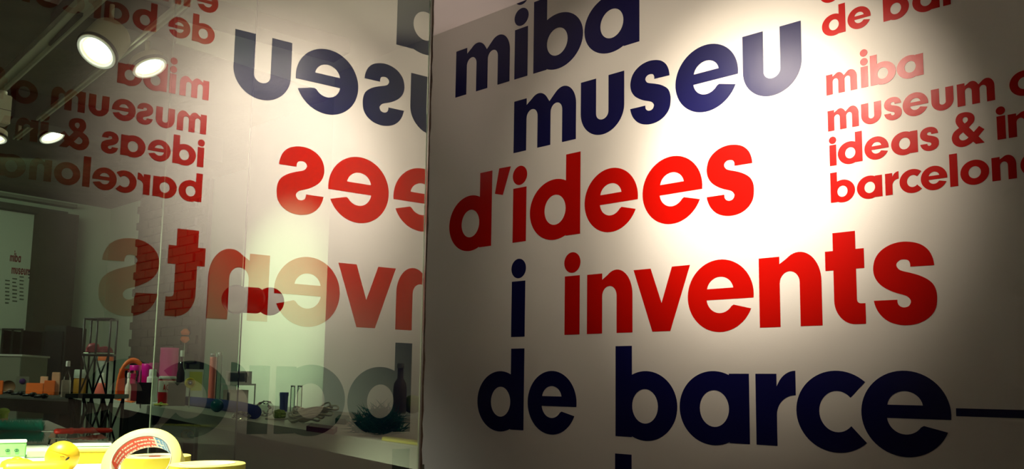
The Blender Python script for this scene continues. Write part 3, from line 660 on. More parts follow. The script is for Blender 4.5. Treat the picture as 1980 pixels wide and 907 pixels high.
# crumpled clear bag
def lumpy(name, label, cat, px, base, rpx, mat, sz=.6, seed=1, par=None):
    p = at_z(px, base, CZ); k = pxm(p); rr = rpx*k; random.seed(seed)
    bm = nb(); g_ = bmesh.ops.create_icosphere(bm, subdivisions=3, radius=rr)
    for v in bm.verts: v.co *= 1 + random.uniform(-.16, .12)
    for v in bm.verts: v.co.z *= sz
    mz = min(v.co.z for v in bm.verts)
    for v in bm.verts: v.co.z -= mz
    o = link(name, bm, mat); o.location = p; tag(o, label, cat); return o
lumpy('plastic_bag', 'crumpled clear plastic bag beside the end of the blue foam roll', 'bag', 466, 815, 17, M['clear'], .55, 3)
lumpy('plastic_bag', 'second crumpled clear bag near the middle of the counter', 'bag', 512, 806, 17, M['clear'], .9, 5)
lumpy('sponge', 'olive green sponge left of the cable coil', 'sponge', 540, 812, 13, M['limegreen'], .8, 8)
jar('tumbler', 'blue tinted glass tumbler behind the cable coil', 'glass', 539, 557, 760, 796, M['blueglass'], prof=cup)
for a_, b_, lb in ((560, 569, 'clear test tube, left of the pair behind the cable coil'), (573, 583, 'clear test tube, right of the pair behind the cable coil')): jar('test_tube', lb, 'tube', a_, b_, 747, 798, M['clear'], M['wire'], .05, .97, group=None)
# cable coil
p0 = at_z(600, 818, CZ); k = pxm(p0); random.seed(4); t = thing('cable_coil', 'pale cable tied in a loose coil near the right end of the counter', 'cable', p0)
for i_ in range(9):
    a_ = random.uniform(-.5, .5); rx_ = random.uniform(26, 46)*k; ry_ = random.uniform(6, 14)*k; zz_ = .008 + i_*.004; ph = random.uniform(-.3, .3)
    P = []
    for j in range(28):
        th = 2*PI*j/28; v = Vector((rx_*math.cos(th) + (i_ - 4)*2.5*k, ry_*math.sin(th)*1.4, zz_ + .018*max(0, math.cos(th + ph))*(1 if i_ % 2 else .3) + .006*math.sin(3*th)))
        P.append(vr*v.x + view_d*v.y + Vector((0, 0, v.z)))
    bm = nb(); tube(bm, P, .0028, 6, closed=True); link('loop', bm, M['cable'], t, smooth=True)
bm = nb(); tube(bm, [vr*x_ + Vector((0, 0, z_)) for x_, z_ in ((-42*k, .012), (-60*k, .010), (-85*k, .012))], .0028, 6); link('plug_lead', bm, M['cable'], t)
# teal tinsel bush
p0 = at_z(733, 842, CZ); k = pxm(p0); random.seed(9)
bm = nb()
cols = 700
for i_ in range(cols):
    th = random.uniform(0, 2*PI); u_ = random.random(); xr = 62*k; base = Vector((math.cos(th)*xr*.75*math.sqrt(u_), math.sin(th)*.05*math.sqrt(u_), random.uniform(.005, 52*k*(1 - .5*u_))))
    d_ = Vector((random.uniform(-1, 1), random.uniform(-1, 1), random.uniform(-.2, 1))).normalized()*random.uniform(.02, .045)
    s_ = d_.orthogonal().normalized()*.0022
    e_ = base + d_; e_.z = max(e_.z, .002)
    a1, a2, a3 = bm.verts.new(base + s_), bm.verts.new(base - s_), bm.verts.new(e_); a4 = bm.verts.new(base + d_.cross(s_).normalized()*.0022)
    bm.faces.new((a1, a2, a3)); bm.faces.new((a2, a4, a3)); bm.faces.new((a4, a1, a3))
Bv = basis(Vector((0, 0, 0)), vr, view_d, Vector((0, 0, 1))); bmesh.ops.transform(bm, matrix=Bv, verts=bm.verts)
o = link('tinsel_bush', bm, M['tealbristle']); o.location = p0; tag(o, 'heap of shiny teal tinsel bristles at the right end of the counter', 'tinsel', kind='stuff')
jar('bottle', 'faint grey bottle standing behind the teal tinsel at the counter end', 'bottle', 758, 786, 705, 800, M['greybox'], M['counterfront'], .1, .5, prof=bott)
p0 = at_z(797, 800, CZ); r_ = 18*pxm(p0); bm = nb(); sphere(bm, (0, 0, r_), r_); o = link('ball', bm, M['limegreen'], smooth=True); o.location = p0; tag(o, 'yellow-green ball at the very right end of the counter', 'ball')
slab('flat_box', 'flat dark red box lying between the cable coil and the teal tinsel', 'box', [(592, 834), (645, 841), (652, 835), (602, 828)], .012, M['darkred'])
slab('flat_box', 'flat green box lying behind the dark red box', 'box', [(648, 820), (668, 822), (676, 814), (656, 812)], .016, M['greenplant'])
slab('ruler', 'pale yellow ruler lying along the counter edge', 'ruler', [(738, 852), (808, 862), (810, 856), (740, 847)], .004, M['paleyellow'])
# striped sock toy below
p0 = at_x(362, 836, at_z(362, 812, CZ).x) ; pS = Vector((ca.x, ca.y, 0)) + cn*.1
t5 = (pS - CAM).dot(cn)/ray(362, 840).dot(cn); c5 = CAM + ray(362, 840)*t5; k = pxm(c5)
t = thing('striped_toy', 'dark red striped knitted toy on the shelf below the counter', 'toy', c5)
bm = nb(); sphere(bm, (0, 0, 0), 14*k, sc=(1.2, .6, .6)); link('body', bm, M['crimson'], t, smooth=True)
for i_ in range(6):
    bm = nb(); xx = (-10 + 4*i_)*k; rr = 14*k*.6*math.sqrt(max(.05, 1 - (xx/(14*k*1.2))**2)) + .001
    tube(bm, [Vector((xx, rr*math.cos(a*PI/8), rr*math.sin(a*PI/8))) for a in range(16)], .0025, 5, closed=True); link('stripe', bm, M['orange'], t)
bm = nb(); sphere(bm, (20*k, 0, -4*k), 6*k, sc=(1.5, .6, .7)); link('head', bm, M['black'], t, smooth=True)
bm = nb(); box(bm, -.12, .12, -.08, .08, -.10, -14*k*.6, bev=.002); o = link('stand', bm, M['dark'], t)

# ---------------------------------------------------------------- truss table on the left of the counter
tt = 3.9
pL = at_t(140, 740, tt); pR = at_t(218, 740, tt)
t = thing('truss_table', 'black wire truss table with crossed struts left of the counter', 'table', (pL.x, pL.y, 0))
ux = Vector((pR.x - pL.x, pR.y - pL.y, 0)); Lx = ux.length; ux.normalize(); uy = Vector((0, 0, 1)).cross(ux)
if uy.dot(F_) < 0: uy = -uy
ztop = at_t(180, 762, tt).z; dy = .12
bm = nb(); box(bm, -.02, Lx + .02, -.02, dy + .02, ztop - .02, ztop, bev=.002); bmesh.ops.transform(bm, matrix=basis(Vector(), ux, uy, Vector((0, 0, 1))), verts=bm.verts); link('table_top', bm, M['steel'], t)
P = lambda x, y, z: ux*x + uy*y + Vector((0, 0, z))
for x in (0, Lx*.5, Lx):
    for y in (0, dy):
        bm = nb(); tube(bm, [P(x, y, 0), P(x, y, ztop - .02)], .008, 6); link('leg', bm, M['steel'], t)
for x0, x1 in ((0, Lx*.5), (Lx*.5, Lx)):
    for y in (0, dy):
        for z0, z1 in ((ztop - .02, ztop - .30), (ztop - .30, ztop - .58), (ztop - .58, ztop - .86)):
            bm = nb(); tube(bm, [P(x0, y, z0), P(x1, y, z1)], .005, 5); link('strut', bm, M['steel'], t)
            bm = nb(); tube(bm, [P(x1, y, z0), P(x0, y, z1)], .005, 5); link('strut', bm, M['steel'], t)
            bm = nb(); tube(bm, [P(x0, y, z1), P(x1, y, z1)], .004, 5); link('rail', bm, M['steel'], t)
# open frame standing on it
z1_ = at_t(180, 615, tt).z; zm = at_t(180, 686, tt).z
t = thing('shelf_stand', 'thin black open display frame with a shelf, on the truss table', 'display stand', P(0, 0, ztop + .001) + Vector((pL.x, pL.y, 0)))
xa, xb = Lx*.14, Lx*.80; hh = z1_ - ztop; hm = zm - ztop
for x in (xa, (xa + xb)/2, xb):
    for y in ((.02, .09) if x != (xa + xb)/2 else (.02,)):
        bm = nb(); tube(bm, [P(x, y, 0), P(x, y, hh)], .005, 6); link('post', bm, M['steel'], t)
for z_ in (hh, hm):
    for y in (.02, .09):
        bm = nb(); tube(bm, [P(xa, y, z_), P(xb, y, z_)], .006, 6); link('rail', bm, M['steel'], t)
    for x in (xa, xb):
        bm = nb(); tube(bm, [P(x, .02, z_), P(x, .09, z_)], .006, 6); link('rail', bm, M['steel'], t)
bm = nb(); box(bm, xa, xb, .02, .09, hm + .0065, hm + .010); bmesh.ops.transform(bm, matrix=basis(Vector(), ux, uy, Vector((0, 0, 1))), verts=bm.verts); link('shelf', bm, M['cleanglass'], t)
for x0, x1, s_ in ((xa, (xa+xb)/2, 1), ((xa+xb)/2, xb, -1)):
    bm = nb(); tube(bm, [P(x0, .02, 0), P(x1, .02, hm)], .004, 5); link('strut', bm, M['steel'], t)
    bm = nb(); tube(bm, [P(x1, .02, 0), P(x0, .02, hm)], .004, 5); link('strut', bm, M['steel'], t)
bs = Vector((pL.x, pL.y, ztop + hm + .013)) + P(0, .055, 0)
for x_, lb, w_, h_ in ((Lx*.32, 'dark red rounded hat on the left of the display frame shelf', .032, .045), (Lx*.62, 'dark red low cap with a long brim on the display frame shelf', .034, .03)):
    t = thing('hat', lb, 'hat', bs + ux*x_)
    bm = nb(); lathe(bm, [(0, 0), (w_, 0), (w_*.98, h_*.4), (w_*.7, h_*.85), (0, h_)], 20); link('crown', bm, M['crimson'], t, smooth=True)
    bm = nb(); lathe(bm, [(w_*.9, 0), (w_*1.12, 0), (w_*1.12, .003), (w_*.9, .003), (w_*.9, 0)], 20); link('brim', bm, M['crimson'], t)

# ---------------------------------------------------------------- far left: dark table, cabinet, display case, poster
def lp(px, py, dx): return at_x(px, py, XL + dx)
# poster on the left wall
a = lp(-12, 402, .01); b = lp(72, 640, .01)
t = thing('wall_poster', 'pale wall poster with small dark columns of text beside the brown pillar', 'poster', (XL + .012, (a.y + b.y)/2, b.z))
hw = abs(b.y - a.y)/2; hp = a.z - b.z
bm = nb(); box(bm, -.005, .005, -hw, hw, 0, hp); link('sheet', bm, M['wall'], t)
def poster_rect(px0, px1, py0, py1, mat, name):
    A0 = lp(px0, py0, .02); B0 = lp(px1, py1, .02)
    bm = nb(); box(bm, .005, .007, min(A0.y, B0.y) - t.location.y, max(A0.y, B0.y) - t.location.y, min(A0.z, B0.z) - t.location.z, max(A0.z, B0.z) - t.location.z); link(name, bm, mat, t)
random.seed(12)
for s_, x0_, y0_, sc_ in (('mIba', 19, 505, .09), ('museum', 22, 529, .095)):
    A0 = lp(x0_, y0_, .02); yy = A0.y
    for ch in s_:
        bm = glyph_bm(ch, sc_, .24)
        for v in bm.verts: v.co = Vector((.005 - v.co.y, v.co.x, v.co.z))
        o = link('letter', bm, M['crimson'], t); o.location = (0, yy - t.location.y, A0.z - t.location.z); yy += (G[ch][1] + .03)*sc_
for cx_ in (10, 24, 38):
    for r_ in range(7):
        y_ = 541 + r_*7.2 - (cx_ - 10)*.25; w_ = random.choice((7, 9, 8)); poster_rect(cx_, cx_ + w_, y_, y_ + 3.2, M['greybox'], 'text_line')
for r_ in range(3): poster_rect(55, 66, 524 + r_*6, 527.5 + r_*6, M['navy'], 'text_line')
# dark cabinet
pc = at_t(75, 738, 7.6); k = pxm(pc)
def cabinet(px0, px1, ptop, pbase, dist, depth, name, label, cat, mat, front=True):
    p0_ = at_t(px0, pbase, dist); p1_ = at_t(px1, pbase, dist); u = Vector((p1_.x - p0_.x, p1_.y - p0_.y, 0)); L_ = u.length; u.normalize(); n_ = Vector((0, 0, 1)).cross(u)
    if n_.dot(F_) < 0: n_ = -n_
    zt = at_t(px0, ptop, dist).z
    t = thing(name, label, cat, (p0_.x, p0_.y, 0)); return t, u, n_, L_, zt
def pbox(t, u, n_, x0, x1, y0, y1, z0, z1, name, mat, bev=0, par=None):
    bm = nb(); box(bm, x0, x1, y0, y1, z0, z1, bev=bev); bmesh.ops.transform(bm, matrix=basis(Vector(), u, n_, Vector((0, 0, 1))), verts=bm.verts); bmesh.ops.recalc_face_normals(bm, faces=bm.faces); return link(name, bm, mat, par or t)
t, u, n_, L_, zt = cabinet(76, 118, 628, 740, 7.4, .3, 'tall_cabinet', 'tall black cabinet in front of the brown pillar', 'cabinet', M['dark'])
pbox(t, u, n_, 0, L_, .02, .40, 0, zt, 'body', M['dark'], .004); dr = pbox(t, u, n_, .015, L_ - .015, 0, .018, .04, zt - .05, 'door', M['black'], .003)
pbox(t, u, n_, L_*.85, L_*.92, -.015, 0, zt*.55, zt*.62, 'handle', M['steel'], 0, dr)
# white pedestals with glass case
t, u, n_, L_, zt = cabinet(-12, 36, 688, 760, 6.6, .3, 'pedestal', 'grey-green display pedestal under the glass case at the left edge', 'pedestal', M['white'])
pbox(t, u, n_, 0, L_, 0, .40, 0, zt, 'body', M['counterfront'], .004); pbox(t, u, n_, -.01, L_ + .01, -.01, .41, zt, zt + .015, 'top', M['white'])
ped = t; zc_ = zt + .016; u2, n2, L2 = u, n_, L_
t = thing('glass_case', 'glass display case with thin dark frame on the left pedestal', 'display case', (ped.location.x, ped.location.y, zc_))
hc = at_t(20, 634, 6.6).z - zc_
for (x, y) in ((.02, .02), (L2*.5, .02), (L2 - .02, .02), (.02, .36), (L2 - .02, .36)): pbox(t, u2, n2, x - .006, x + .006, y - .006, y + .006, 0, hc, 'frame_post', M['steel'])
for y0, y1 in ((.014, .026), (.354, .366)):
    pbox(t, u2, n2, .02, L2 - .02, y0, y1, hc - .012, hc, 'frame_rail', M['steel'])
pbox(t, u2, n2, .02, L2 - .02, .018, .022, .0, hc - .013, 'pane', M['cleanglass']); pbox(t, u2, n2, .018, .022, .028, .352, 0, hc - .013, 'pane', M['cleanglass']); pbox(t, u2, n2, L2 - .022, L2 - .018, .028, .352, 0, hc - .013, 'pane', M['cleanglass'])
# dark long table at the far left
TZ = H - .08
def tz(px, py): return at_z(px, py, TZ)
Pt = [tz(-60, 767), tz(132, 777), tz(132, 764), tz(-60, 754)]; c = sum(Pt, Vector())/4
t = thing('dark_table', 'dark long table with small goods at the far left of the shop', 'table', (c.x, c.y, 0))
bm = nb(); lo = [bm.verts.new((p.x - c.x, p.y - c.y, TZ - .05)) for p in Pt]; hi = [bm.verts.new((p.x - c.x, p.y - c.y, TZ)) for p in Pt]
bm.faces.new(lo[::-1]); bm.faces.new(hi)
for i in range(4): bm.faces.new((lo[i], lo[(i+1) % 4], hi[(i+1) % 4], hi[i]))
bmesh.ops.recalc_face_normals(bm, faces=bm.faces); link('table_top', bm, M['dark'], t)
for p in Pt:
    q_ = Vector((p.x - c.x, p.y - c.y, 0))*.94; bm = nb(); box(bm, q_.x - .02, q_.x + .02, q_.y - .02, q_.y + .02, 0, TZ - .05); link('leg', bm, M['dark'], t)
def onT(name, label, cat, l, r, top, base, mat, shape='box'):
    p = tz((l + r)/2, base); k = pxm(p); w = (r - l)/2*k*.93; h = (base - top)*k
    bm = nb()
    if shape == 'box': box(bm, -w, w, 0, w*1.2, 0, h, bev=.002); bmesh.ops.transform(bm, matrix=Bv, verts=bm.verts)
    elif shape == 'ball': sphere(bm, (0, 0, w), w)
    elif shape == 'disc': lathe(bm, [(0, 0), (w, 0), (w, .01), (0, .01)], 28, basis(Vector((0, 0, w)), vr, Vector((0, 0, 1)), view_d))
    o = link(name, bm, mat, smooth=(shape == 'ball')); o.location = p; tag(o, label, cat); return o
onT('carton', 'orange box, the brightest on the dark table', 'box', 84, 104, 736, 764, M['orange'])
onT('carton', 'low orange tray left of the bright orange box on the dark table', 'tray', 50, 82, 741, 762, M['orange'])
onT('carton', 'tan box at the back of the dark table, upper left of the pair', 'box', 76, 90, 728, 762, M['skin'])
onT('carton', 'tan box at the back of the dark table, upper right of the pair', 'box', 98, 113, 720, 764, M['skin'])
onT('carton', 'small white and orange box at the right end of the dark table', 'box', 117, 134, 735, 768, M['labelwhite'])
onT('round_tray', 'round brown plate standing on edge at the left edge of the dark table', 'plate', 2, 28, 716, 760, M['brownball'], 'disc')
onT('carton', 'small orange box beside the round brown plate', 'box', -6, 4, 736, 763, M['orange'])
jar('bottle', 'clear bottle with white cap at the right end of the dark table', 'bottle', 120, 134, 700, 768, M['clear'], M['white'], .15, .55, z=TZ, prof=bott)
# sign card with round purple mark
p = tz(42, 756); k = pxm(p); t = thing('sign_card', 'white card with a round purple mark standing on the dark table', 'card', p)
w = 11*k; h = 28*k
bm = nb(); box(bm, -w, w, 0, .006, 0, h, bev=.001); bmesh.ops.transform(bm, matrix=Bv, verts=bm.verts); link('card', bm, M['counterfront'], t)
bm = nb(); lathe(bm, [(0, 0), (w*.5, 0), (w*.5, .002), (0, .002)], 24, orient(Vector((0, 0, h*.66)) - view_d*.001, -view_d)); link('mark', bm, M['purple'], t)
for i_ in range(4):
    p = tz(10 + 22*i_, 762 + 3*i_); k = pxm(p); t = thing('spoon_set', ['black utensil bundle beside the round brown plate', 'black utensil bundle in front of the white sign card', 'black utensil bundle in front of the low orange tray', 'black utensil bundle nearest the bright orange box'][i_], 'utensils', p)
    for j_ in range(3):
        bm = nb(); tube(bm, [vr*(-9*k) + view_d*(.02*j_) + Vector((0, 0, .008)), vr*(8*k) + view_d*(.02*j_ - .01) + Vector((0, 0, .01))], .006, 6); sphere(bm, vr*(8*k) + view_d*(.02*j_ - .01) + Vector((0, 0, .012)), .014, seg=12, sc=(1, 1, .8)); link('utensil', bm, M['black'], t)

# ---------------------------------------------------------------- bright foreground table behind the glass
FZ = H - .150
Pt = [at_z(-420, 812, FZ), at_z(92, 813, FZ), at_z(520, 993, FZ), at_z(520, 1500, FZ), at_z(-420, 1300, FZ)]
c = sum(Pt, Vector())/len(Pt)
GNc = -GN   # keep the table on the far side of the pane
Pt2 = []
for p in Pt:
    s_ = (p.dot(GN) - GD)
    if s_ > -.05: p = p - GN*(s_ + .05)
    Pt2.append(p)
Pt = Pt2
t = thing('display_table', 'bright white display table top in the lower left foreground', 'table', (c.x, c.y, 0))
bm = nb(); lo = [bm.verts.new((p.x - c.x, p.y - c.y, FZ - .03)) for p in Pt]; hi = [bm.verts.new((p.x - c.x, p.y - c.y, FZ)) for p in Pt]
bm.faces.new(lo[::-1]); bm.faces.new(hi)
for i in range(len(Pt)): bm.faces.new((lo[i], lo[(i+1) % len(Pt)], hi[(i+1) % len(Pt)], hi[i]))
bmesh.ops.recalc_face_normals(bm, faces=bm.faces); link('table_top', bm, M['white'], t)
for p in Pt:
    q_ = Vector((p.x - c.x, p.y - c.y, 0))*.88; bm = nb(); box(bm, q_.x - .02, q_.x + .02, q_.y - .02, q_.y + .02, 0, FZ - .03); link('leg', bm, M['white'], t)

def tape_roll(name, label, centre, axis, R, r, wid, faceM, sideM, text=False, grp=None, roll=0.0):
    """axis: unit vector from near face to far face; near face at centre"""
    t = thing(name, label, 'tape roll', centre, 0, grp)
    z = axis.normalized(); up = Vector((0, 0, 1)); x = (up - z*up.dot(z))
    x = x.normalized() if x.length > .05 else R_.copy()
    y = z.cross(x); Bm = basis(Vector(), x, y, z)
    bm = nb(); lathe(bm, [(r*1.03, 0), (R - .001, 0), (R, .001)], 72, Bm); link('tape_face', bm, faceM, t)
    bm = nb(); lathe(bm, [(R, .001), (R, wid - .001), (R - .001, wid), (r*1.03, wid)], 72, Bm); link('tape_winding', bm, sideM, t)
    bm = nb(); lathe(bm, [(r*1.03, wid), (r*1.03, -.0006), (r, -.0006), (r, wid + .0006), (r*1.03, wid)], 72, Bm); link('core', bm, M['core'], t)
    if text:
        def patch(a0, a1, h0, h1, mat, nm, rr=r - .0004):
            bm = nb(); n = 24; pv = None
            for i in range(n + 1):
                a = math.radians(a0 + (a1 - a0)*i/n); row = [bm.verts.new(Bm @ Vector((rr*math.cos(a), rr*math.sin(a), hh_))) for hh_ in (h0, h1)]
                row2 = [bm.verts.new(Bm @ Vector(((rr+.0003)*math.cos(a), (rr+.0003)*math.sin(a), hh_))) for hh_ in (h1, h0)]
                row += row2
                if pv:
                    for k in range(4): bm.faces.new((pv[k], pv[(k+1) % 4], row[(k+1) % 4], row[k]))
                pv = row
            return link(nm, bm, mat, t)
        patch(-30, 30, .0005, wid - .0005, M['labelblue'], 'label_patch') if False else None
        sgn = text
        patch(sgn*-10, sgn*95, .0008, wid - .0008, M['labelred'], 'label_patch')
        patch(sgn*-14, sgn*-10, .0008, wid - .0008, M['labelwhite'], 'label_patch')
        patch(sgn*-46, sgn*-14, .0008, wid - .0008, M['labelblue'], 'label_patch')
        sc_ = Rt*.22
        for row in range(3):
            hz_ = wid - .0015 - row*wid/3.3
            for rep in range(4):
                a0 = 88 - rep*29 - (4 if row % 2 else 0)
                adv = 0
                for ch in 'tesa':
                    bm = glyph_bm(ch, sc_*1.5, sc_*1.15)
                    def wrapt(cc, adv=adv, a0=a0, hz_=hz_):
                        a = math.radians(sgn*a0) - sgn*(cc.x + adv)/r; rr = r - .0006 + cc.y*.2
                        return Bm @ Vector((rr*math.cos(a), rr*math.sin(a), hz_ - (wid*.0) - (.26*sc_*1.15 - cc.z)*-1 - .26*sc_*1.15))
                    for v in bm.verts: v.co = wrapt(v.co)
                    link('letter', bm, M['labelwhite'], t); adv += (G[ch][1] + .03)*sc_*1.5
        for row in range(3):
            for j in range(5):
                a0 = sgn*(-20 - row*9); hh_ = wid*(.14 + .17*j); patch(a0, a0 - sgn*4, hh_, hh_ + wid*.09, M['labelwhite'], 'print_mark', r - .0006)
    return t
# standing tape: leans back on the roll behind
vd = ray(272, 890).normalized(); vrt = vd.cross(Vector((0, 0, 1))).normalized(); vup = vrt.cross(vd)
axv = vd*math.cos(math.radians(35)) + (vrt*.44 - vup*.90)*math.sin(math.radians(35))
Rt = .052
dT = 1.15
sT = math.sqrt(max(0, 1 - axv.normalized().z**2))
best = None
for i_ in range(400):              # slide it along its sight line until it rests on the table
    dT = .7 + i_*.002; c_ = at_t(273, 890, dT); R_t = 74*dT/FPX
    low = min(c_.z, c_.z + axv.normalized().z*.030) - R_t*sT
    if best is None or abs(low - FZ - .0005) < best[0]: best = (abs(low - FZ - .0005), dT, R_t, c_)
_, dT, Rt, cT = best
tape_roll('masking_tape_roll', 'cream masking tape roll standing on edge with a red and blue printed core', cT, axv, Rt, Rt*.74, Rt*.55, M['yellowtape'], M['yellowtape'], text=-1)
print('TAPE', cT, Rt, dT)
# flat yellow rolls
def flat_roll(px, ptop, hw, wid, core_r, label, faceM=None):
    p = at_z(px, ptop, FZ + wid + .0005); R = hw*pxm(p)*.94; c_ = Vector((p.x, p.y, FZ + wid + .0005))
    return tape_roll('tape_roll', label, c_, Vector((0, 0, -1)), R, R*core_r, wid, faceM or M['yellowtape'], M['tapeside'])
flat_roll(402, 896, 75, .058, .72, 'yellow tape roll lying flat at the right end of the foreground')
tB = flat_roll(303, 881, 67, .040, .70, 'yellow tape roll lying flat behind the standing masking tape')
# paper label ring inside the roll behind
R = 67*pxm(Vector(tB.location))*.94
bm = nb(); lathe(bm, [(R*.66, -.001), (R*.66, -.012), (R*.69, -.012), (R*.69, -.001)], 48); link('paper_label', bm, M['labelwhite'], tB)
for a_ in range(5):
    bm = nb(); pv = None
    for i in range(7):
        an = math.radians(a_*72 + i*5); row = [bm.verts.new((R*.655*math.cos(an), R*.655*math.sin(an), z_)) for z_ in (-.003, -.008)]
        if pv: bm.faces.new((pv[0], pv[1], row[1], row[0]))
        pv = row
    link('print_mark', bm, M['labelred'], tB)

# yellow ball with face
pb_ = at_z(118, 915, FZ); kb = pxm(pb_); rb = 32*kb*.95; cbv = Vector((0, 0, rb))
vb = (pb_ - CAM).normalized(); vbr = vb.cross(Vector((0, 0, 1))).normalized()
t = thing('toy_ball', 'round yellow rubber toy ball with a lid crease and one black slot eye', 'toy', pb_)
bm = nb(); sphere(bm, cbv, rb, seg=40); link('body', bm, M['ballyellow'], t, smooth=True)
bm = nb(); g_ = sphere(bm, (0, 0, 0), rb*1.02, seg=40)
cut = bmesh.ops.bisect_plane(bm, geom=bm.verts[:] + bm.edges[:] + bm.faces[:], plane_co=(0, 0, rb*.30), plane_no=(0, 0, -1), clear_outer=True)
bmesh.ops.rotate(bm, verts=bm.verts, matrix=Matrix.Rotation(math.radians(16), 3, vb)); bmesh.ops.translate(bm, verts=bm.verts, vec=cbv); link('lid', bm, M['ballyellow'], t, smooth=True)
def onball(dx, dz): # place on the sphere facing the camera
    n = (vbr*dx + Vector((0, 0, dz)) - vb*math.sqrt(max(0, 1 - dx*dx - dz*dz))).normalized(); return cbv + n*rb, n
pE, nE = onball(.30, -.12)
ex = (vbr*.8 + Vector((0, 0, .6))).normalized(); ex = (ex - nE*ex.dot(nE)).normalized(); ey = nE.cross(ex)
bm = nb(); sphere(bm, (0, 0, 0), rb*.10, seg=16, sc=(1.5, .62, .25)); bmesh.ops.transform(bm, matrix=basis(pE, ex, ey, nE), verts=bm.verts); link('eye', bm, M['black'], t, smooth=True)
for dx in (-.08, .0, .08):
    pE, nE = onball(dx, .02); bm = nb(); sphere(bm, (0, 0, 0), rb*.03, seg=8, sc=(1, 1, .3)); bmesh.ops.transform(bm, matrix=basis(pE, ex, nE.cross(ex), nE), verts=bm.verts); link('print_dot', bm, M['brownball'], t)
# yellow squeezy bottle lying in front
pq = at_z(34, 936, FZ); kq = pxm(pq); rq = 21.5*kq; vq = Vector((pq.x - CAM.x, pq.y - CAM.y, 0)).normalized(); vqr = Vector((vq.y, -vq.x, 0))
t = thing('squeeze_bottle', 'yellow plastic bottle lying on its side at the bottom left corner', 'bottle', pq)
bm = nb(); Lq = 120*kq
lathe(bm, [(0, 0), (rq*.8, 0), (rq*.98, rq*.15), (rq, rq*.4), (rq, Lq*.74), (rq*.97, Lq*.84), (rq*.80, Lq*.92), (rq*.45, Lq*.965), (0, Lq*.975)], 36, basis(Vector((0, 0, rq)) - vqr*Lq*.22, vq, Vector((0, 0, 1)), vqr)); bmesh.ops.recalc_face_normals(bm, faces=bm.faces); link('body', bm, M['yellow'], t)
bm = nb(); lathe(bm, [(0, 0), (rq*.5, 0), (rq*.5, -rq*.6), (rq*.2, -rq*1.0), (0, -rq*1.0)], 24, basis(Vector((0, 0, rq)) - vqr*Lq*.22, vq, Vector((0, 0, 1)), vqr)); bmesh.ops.recalc_face_normals(bm, faces=bm.faces); link('cap', bm, M['white'], t)
# slice shaped yellow thing behind it
p = at_z(32, 905, FZ); k = pxm(p)
t = thing('cheese_sponge', 'small wavy yellow sponge lying behind the yellow bottle', 'sponge', p)
bm = nb(); lathe(bm, [(0, 0), (28*k, 0), (29*k, 5*k), (26*k, 13*k), (18*k, 17*k), (0, 18*k)], 20); link('body', bm, M['yellow'], t)
bm = nb(); sphere(bm, (0, 0, 17*k), 9*k, sc=(1.6, 1, .5), seg=16); link('knob', bm, M['ballyellow'], t, smooth=True)
# bottle brush
zb = .031
pb1 = at_z(-60, 832, FZ + zb); pb2 = at_z(110, 834, FZ + zb); pb3 = at_z(212, 832, FZ + zb*.75)
t = thing('bottle_brush', 'teal bristle bottle brush with twisted wire and red handle', 'brush', pb2)
o_ = pb2.copy(); dB = (pb1 - pb2); LB = dB.length; dB.normalize(); s1 = dB.orthogonal().normalized(); s2 = dB.cross(s1)
random.seed(5); bm = nb(); gap = 27*pxm(pb2); rB = 25*pxm(pb2)
for i_ in range(5200):
    x_ = gap + (LB - gap)*i_/5200; th = i_*2.399 + random.uniform(-.2, .2); rr = rB*random.uniform(.80, 1.06); d_ = s1*math.cos(th) + s2*math.sin(th)
    b0 = dB*x_; e_ = b0 + d_*rr + dB*random.uniform(-.002, .002); w_ = dB*.001
    if o_.z + e_.z < FZ + .001: e_.z = FZ + .001 - o_.z
    a1, a2, a3 = bm.verts.new(b0 + w_), bm.verts.new(b0 - w_), bm.verts.new(e_); bm.faces.new((a1, a2, a3))
o = link('bristles', bm, M['tealbristle'], t); o['kind'] = 'stuff'
for ph in (0, PI):
    bm = nb(); tube(bm, [dB*(LB*j/240) + (s1*math.cos(ph + j*.75) + s2*math.sin(ph + j*.75))*.0016 for j in range(-4, 241)], .0013, 5); link('twisted_wire', bm, M['wire'], t, smooth=True)
hd = pb3 - pb2; 
bm = nb(); n__ = 24; P_ = [hd*(i/n__) for i in range(n__+1)]
for i in range(n__): pass
tube(bm, P_, .0068, 14); 
sphere(bm, hd, .0068, seg=14); sphere(bm, (0, 0, 0), .0068, seg=14); link('handle', bm, M['redplastic'], t, smooth=True)
for a_ in (.25, .45, .65):
    bm = nb(); lathe(bm, [(.0068, -.006), (.0082, -.003), (.0082, .003), (.0068, .006)], 14, orient(hd*a_, hd)); link('grip_ring', bm, M['redplastic'], t)
p = at_z(140, 852, FZ)
slab('clear_case', 'flat clear plastic case lying under the red brush handle', 'plastic case', [(92, 860), (216, 868), (190, 848), (98, 850)], .016, M['clear'], z=FZ)
p = at_z(180, 862, FZ); k = pxm(p)
slab('leaflet', 'white leaflet with grey triangle under the clear case', 'leaflet', [(120, 866), (208, 868), (186, 853), (126, 852)], .001, M['labelwhite'], z=FZ)
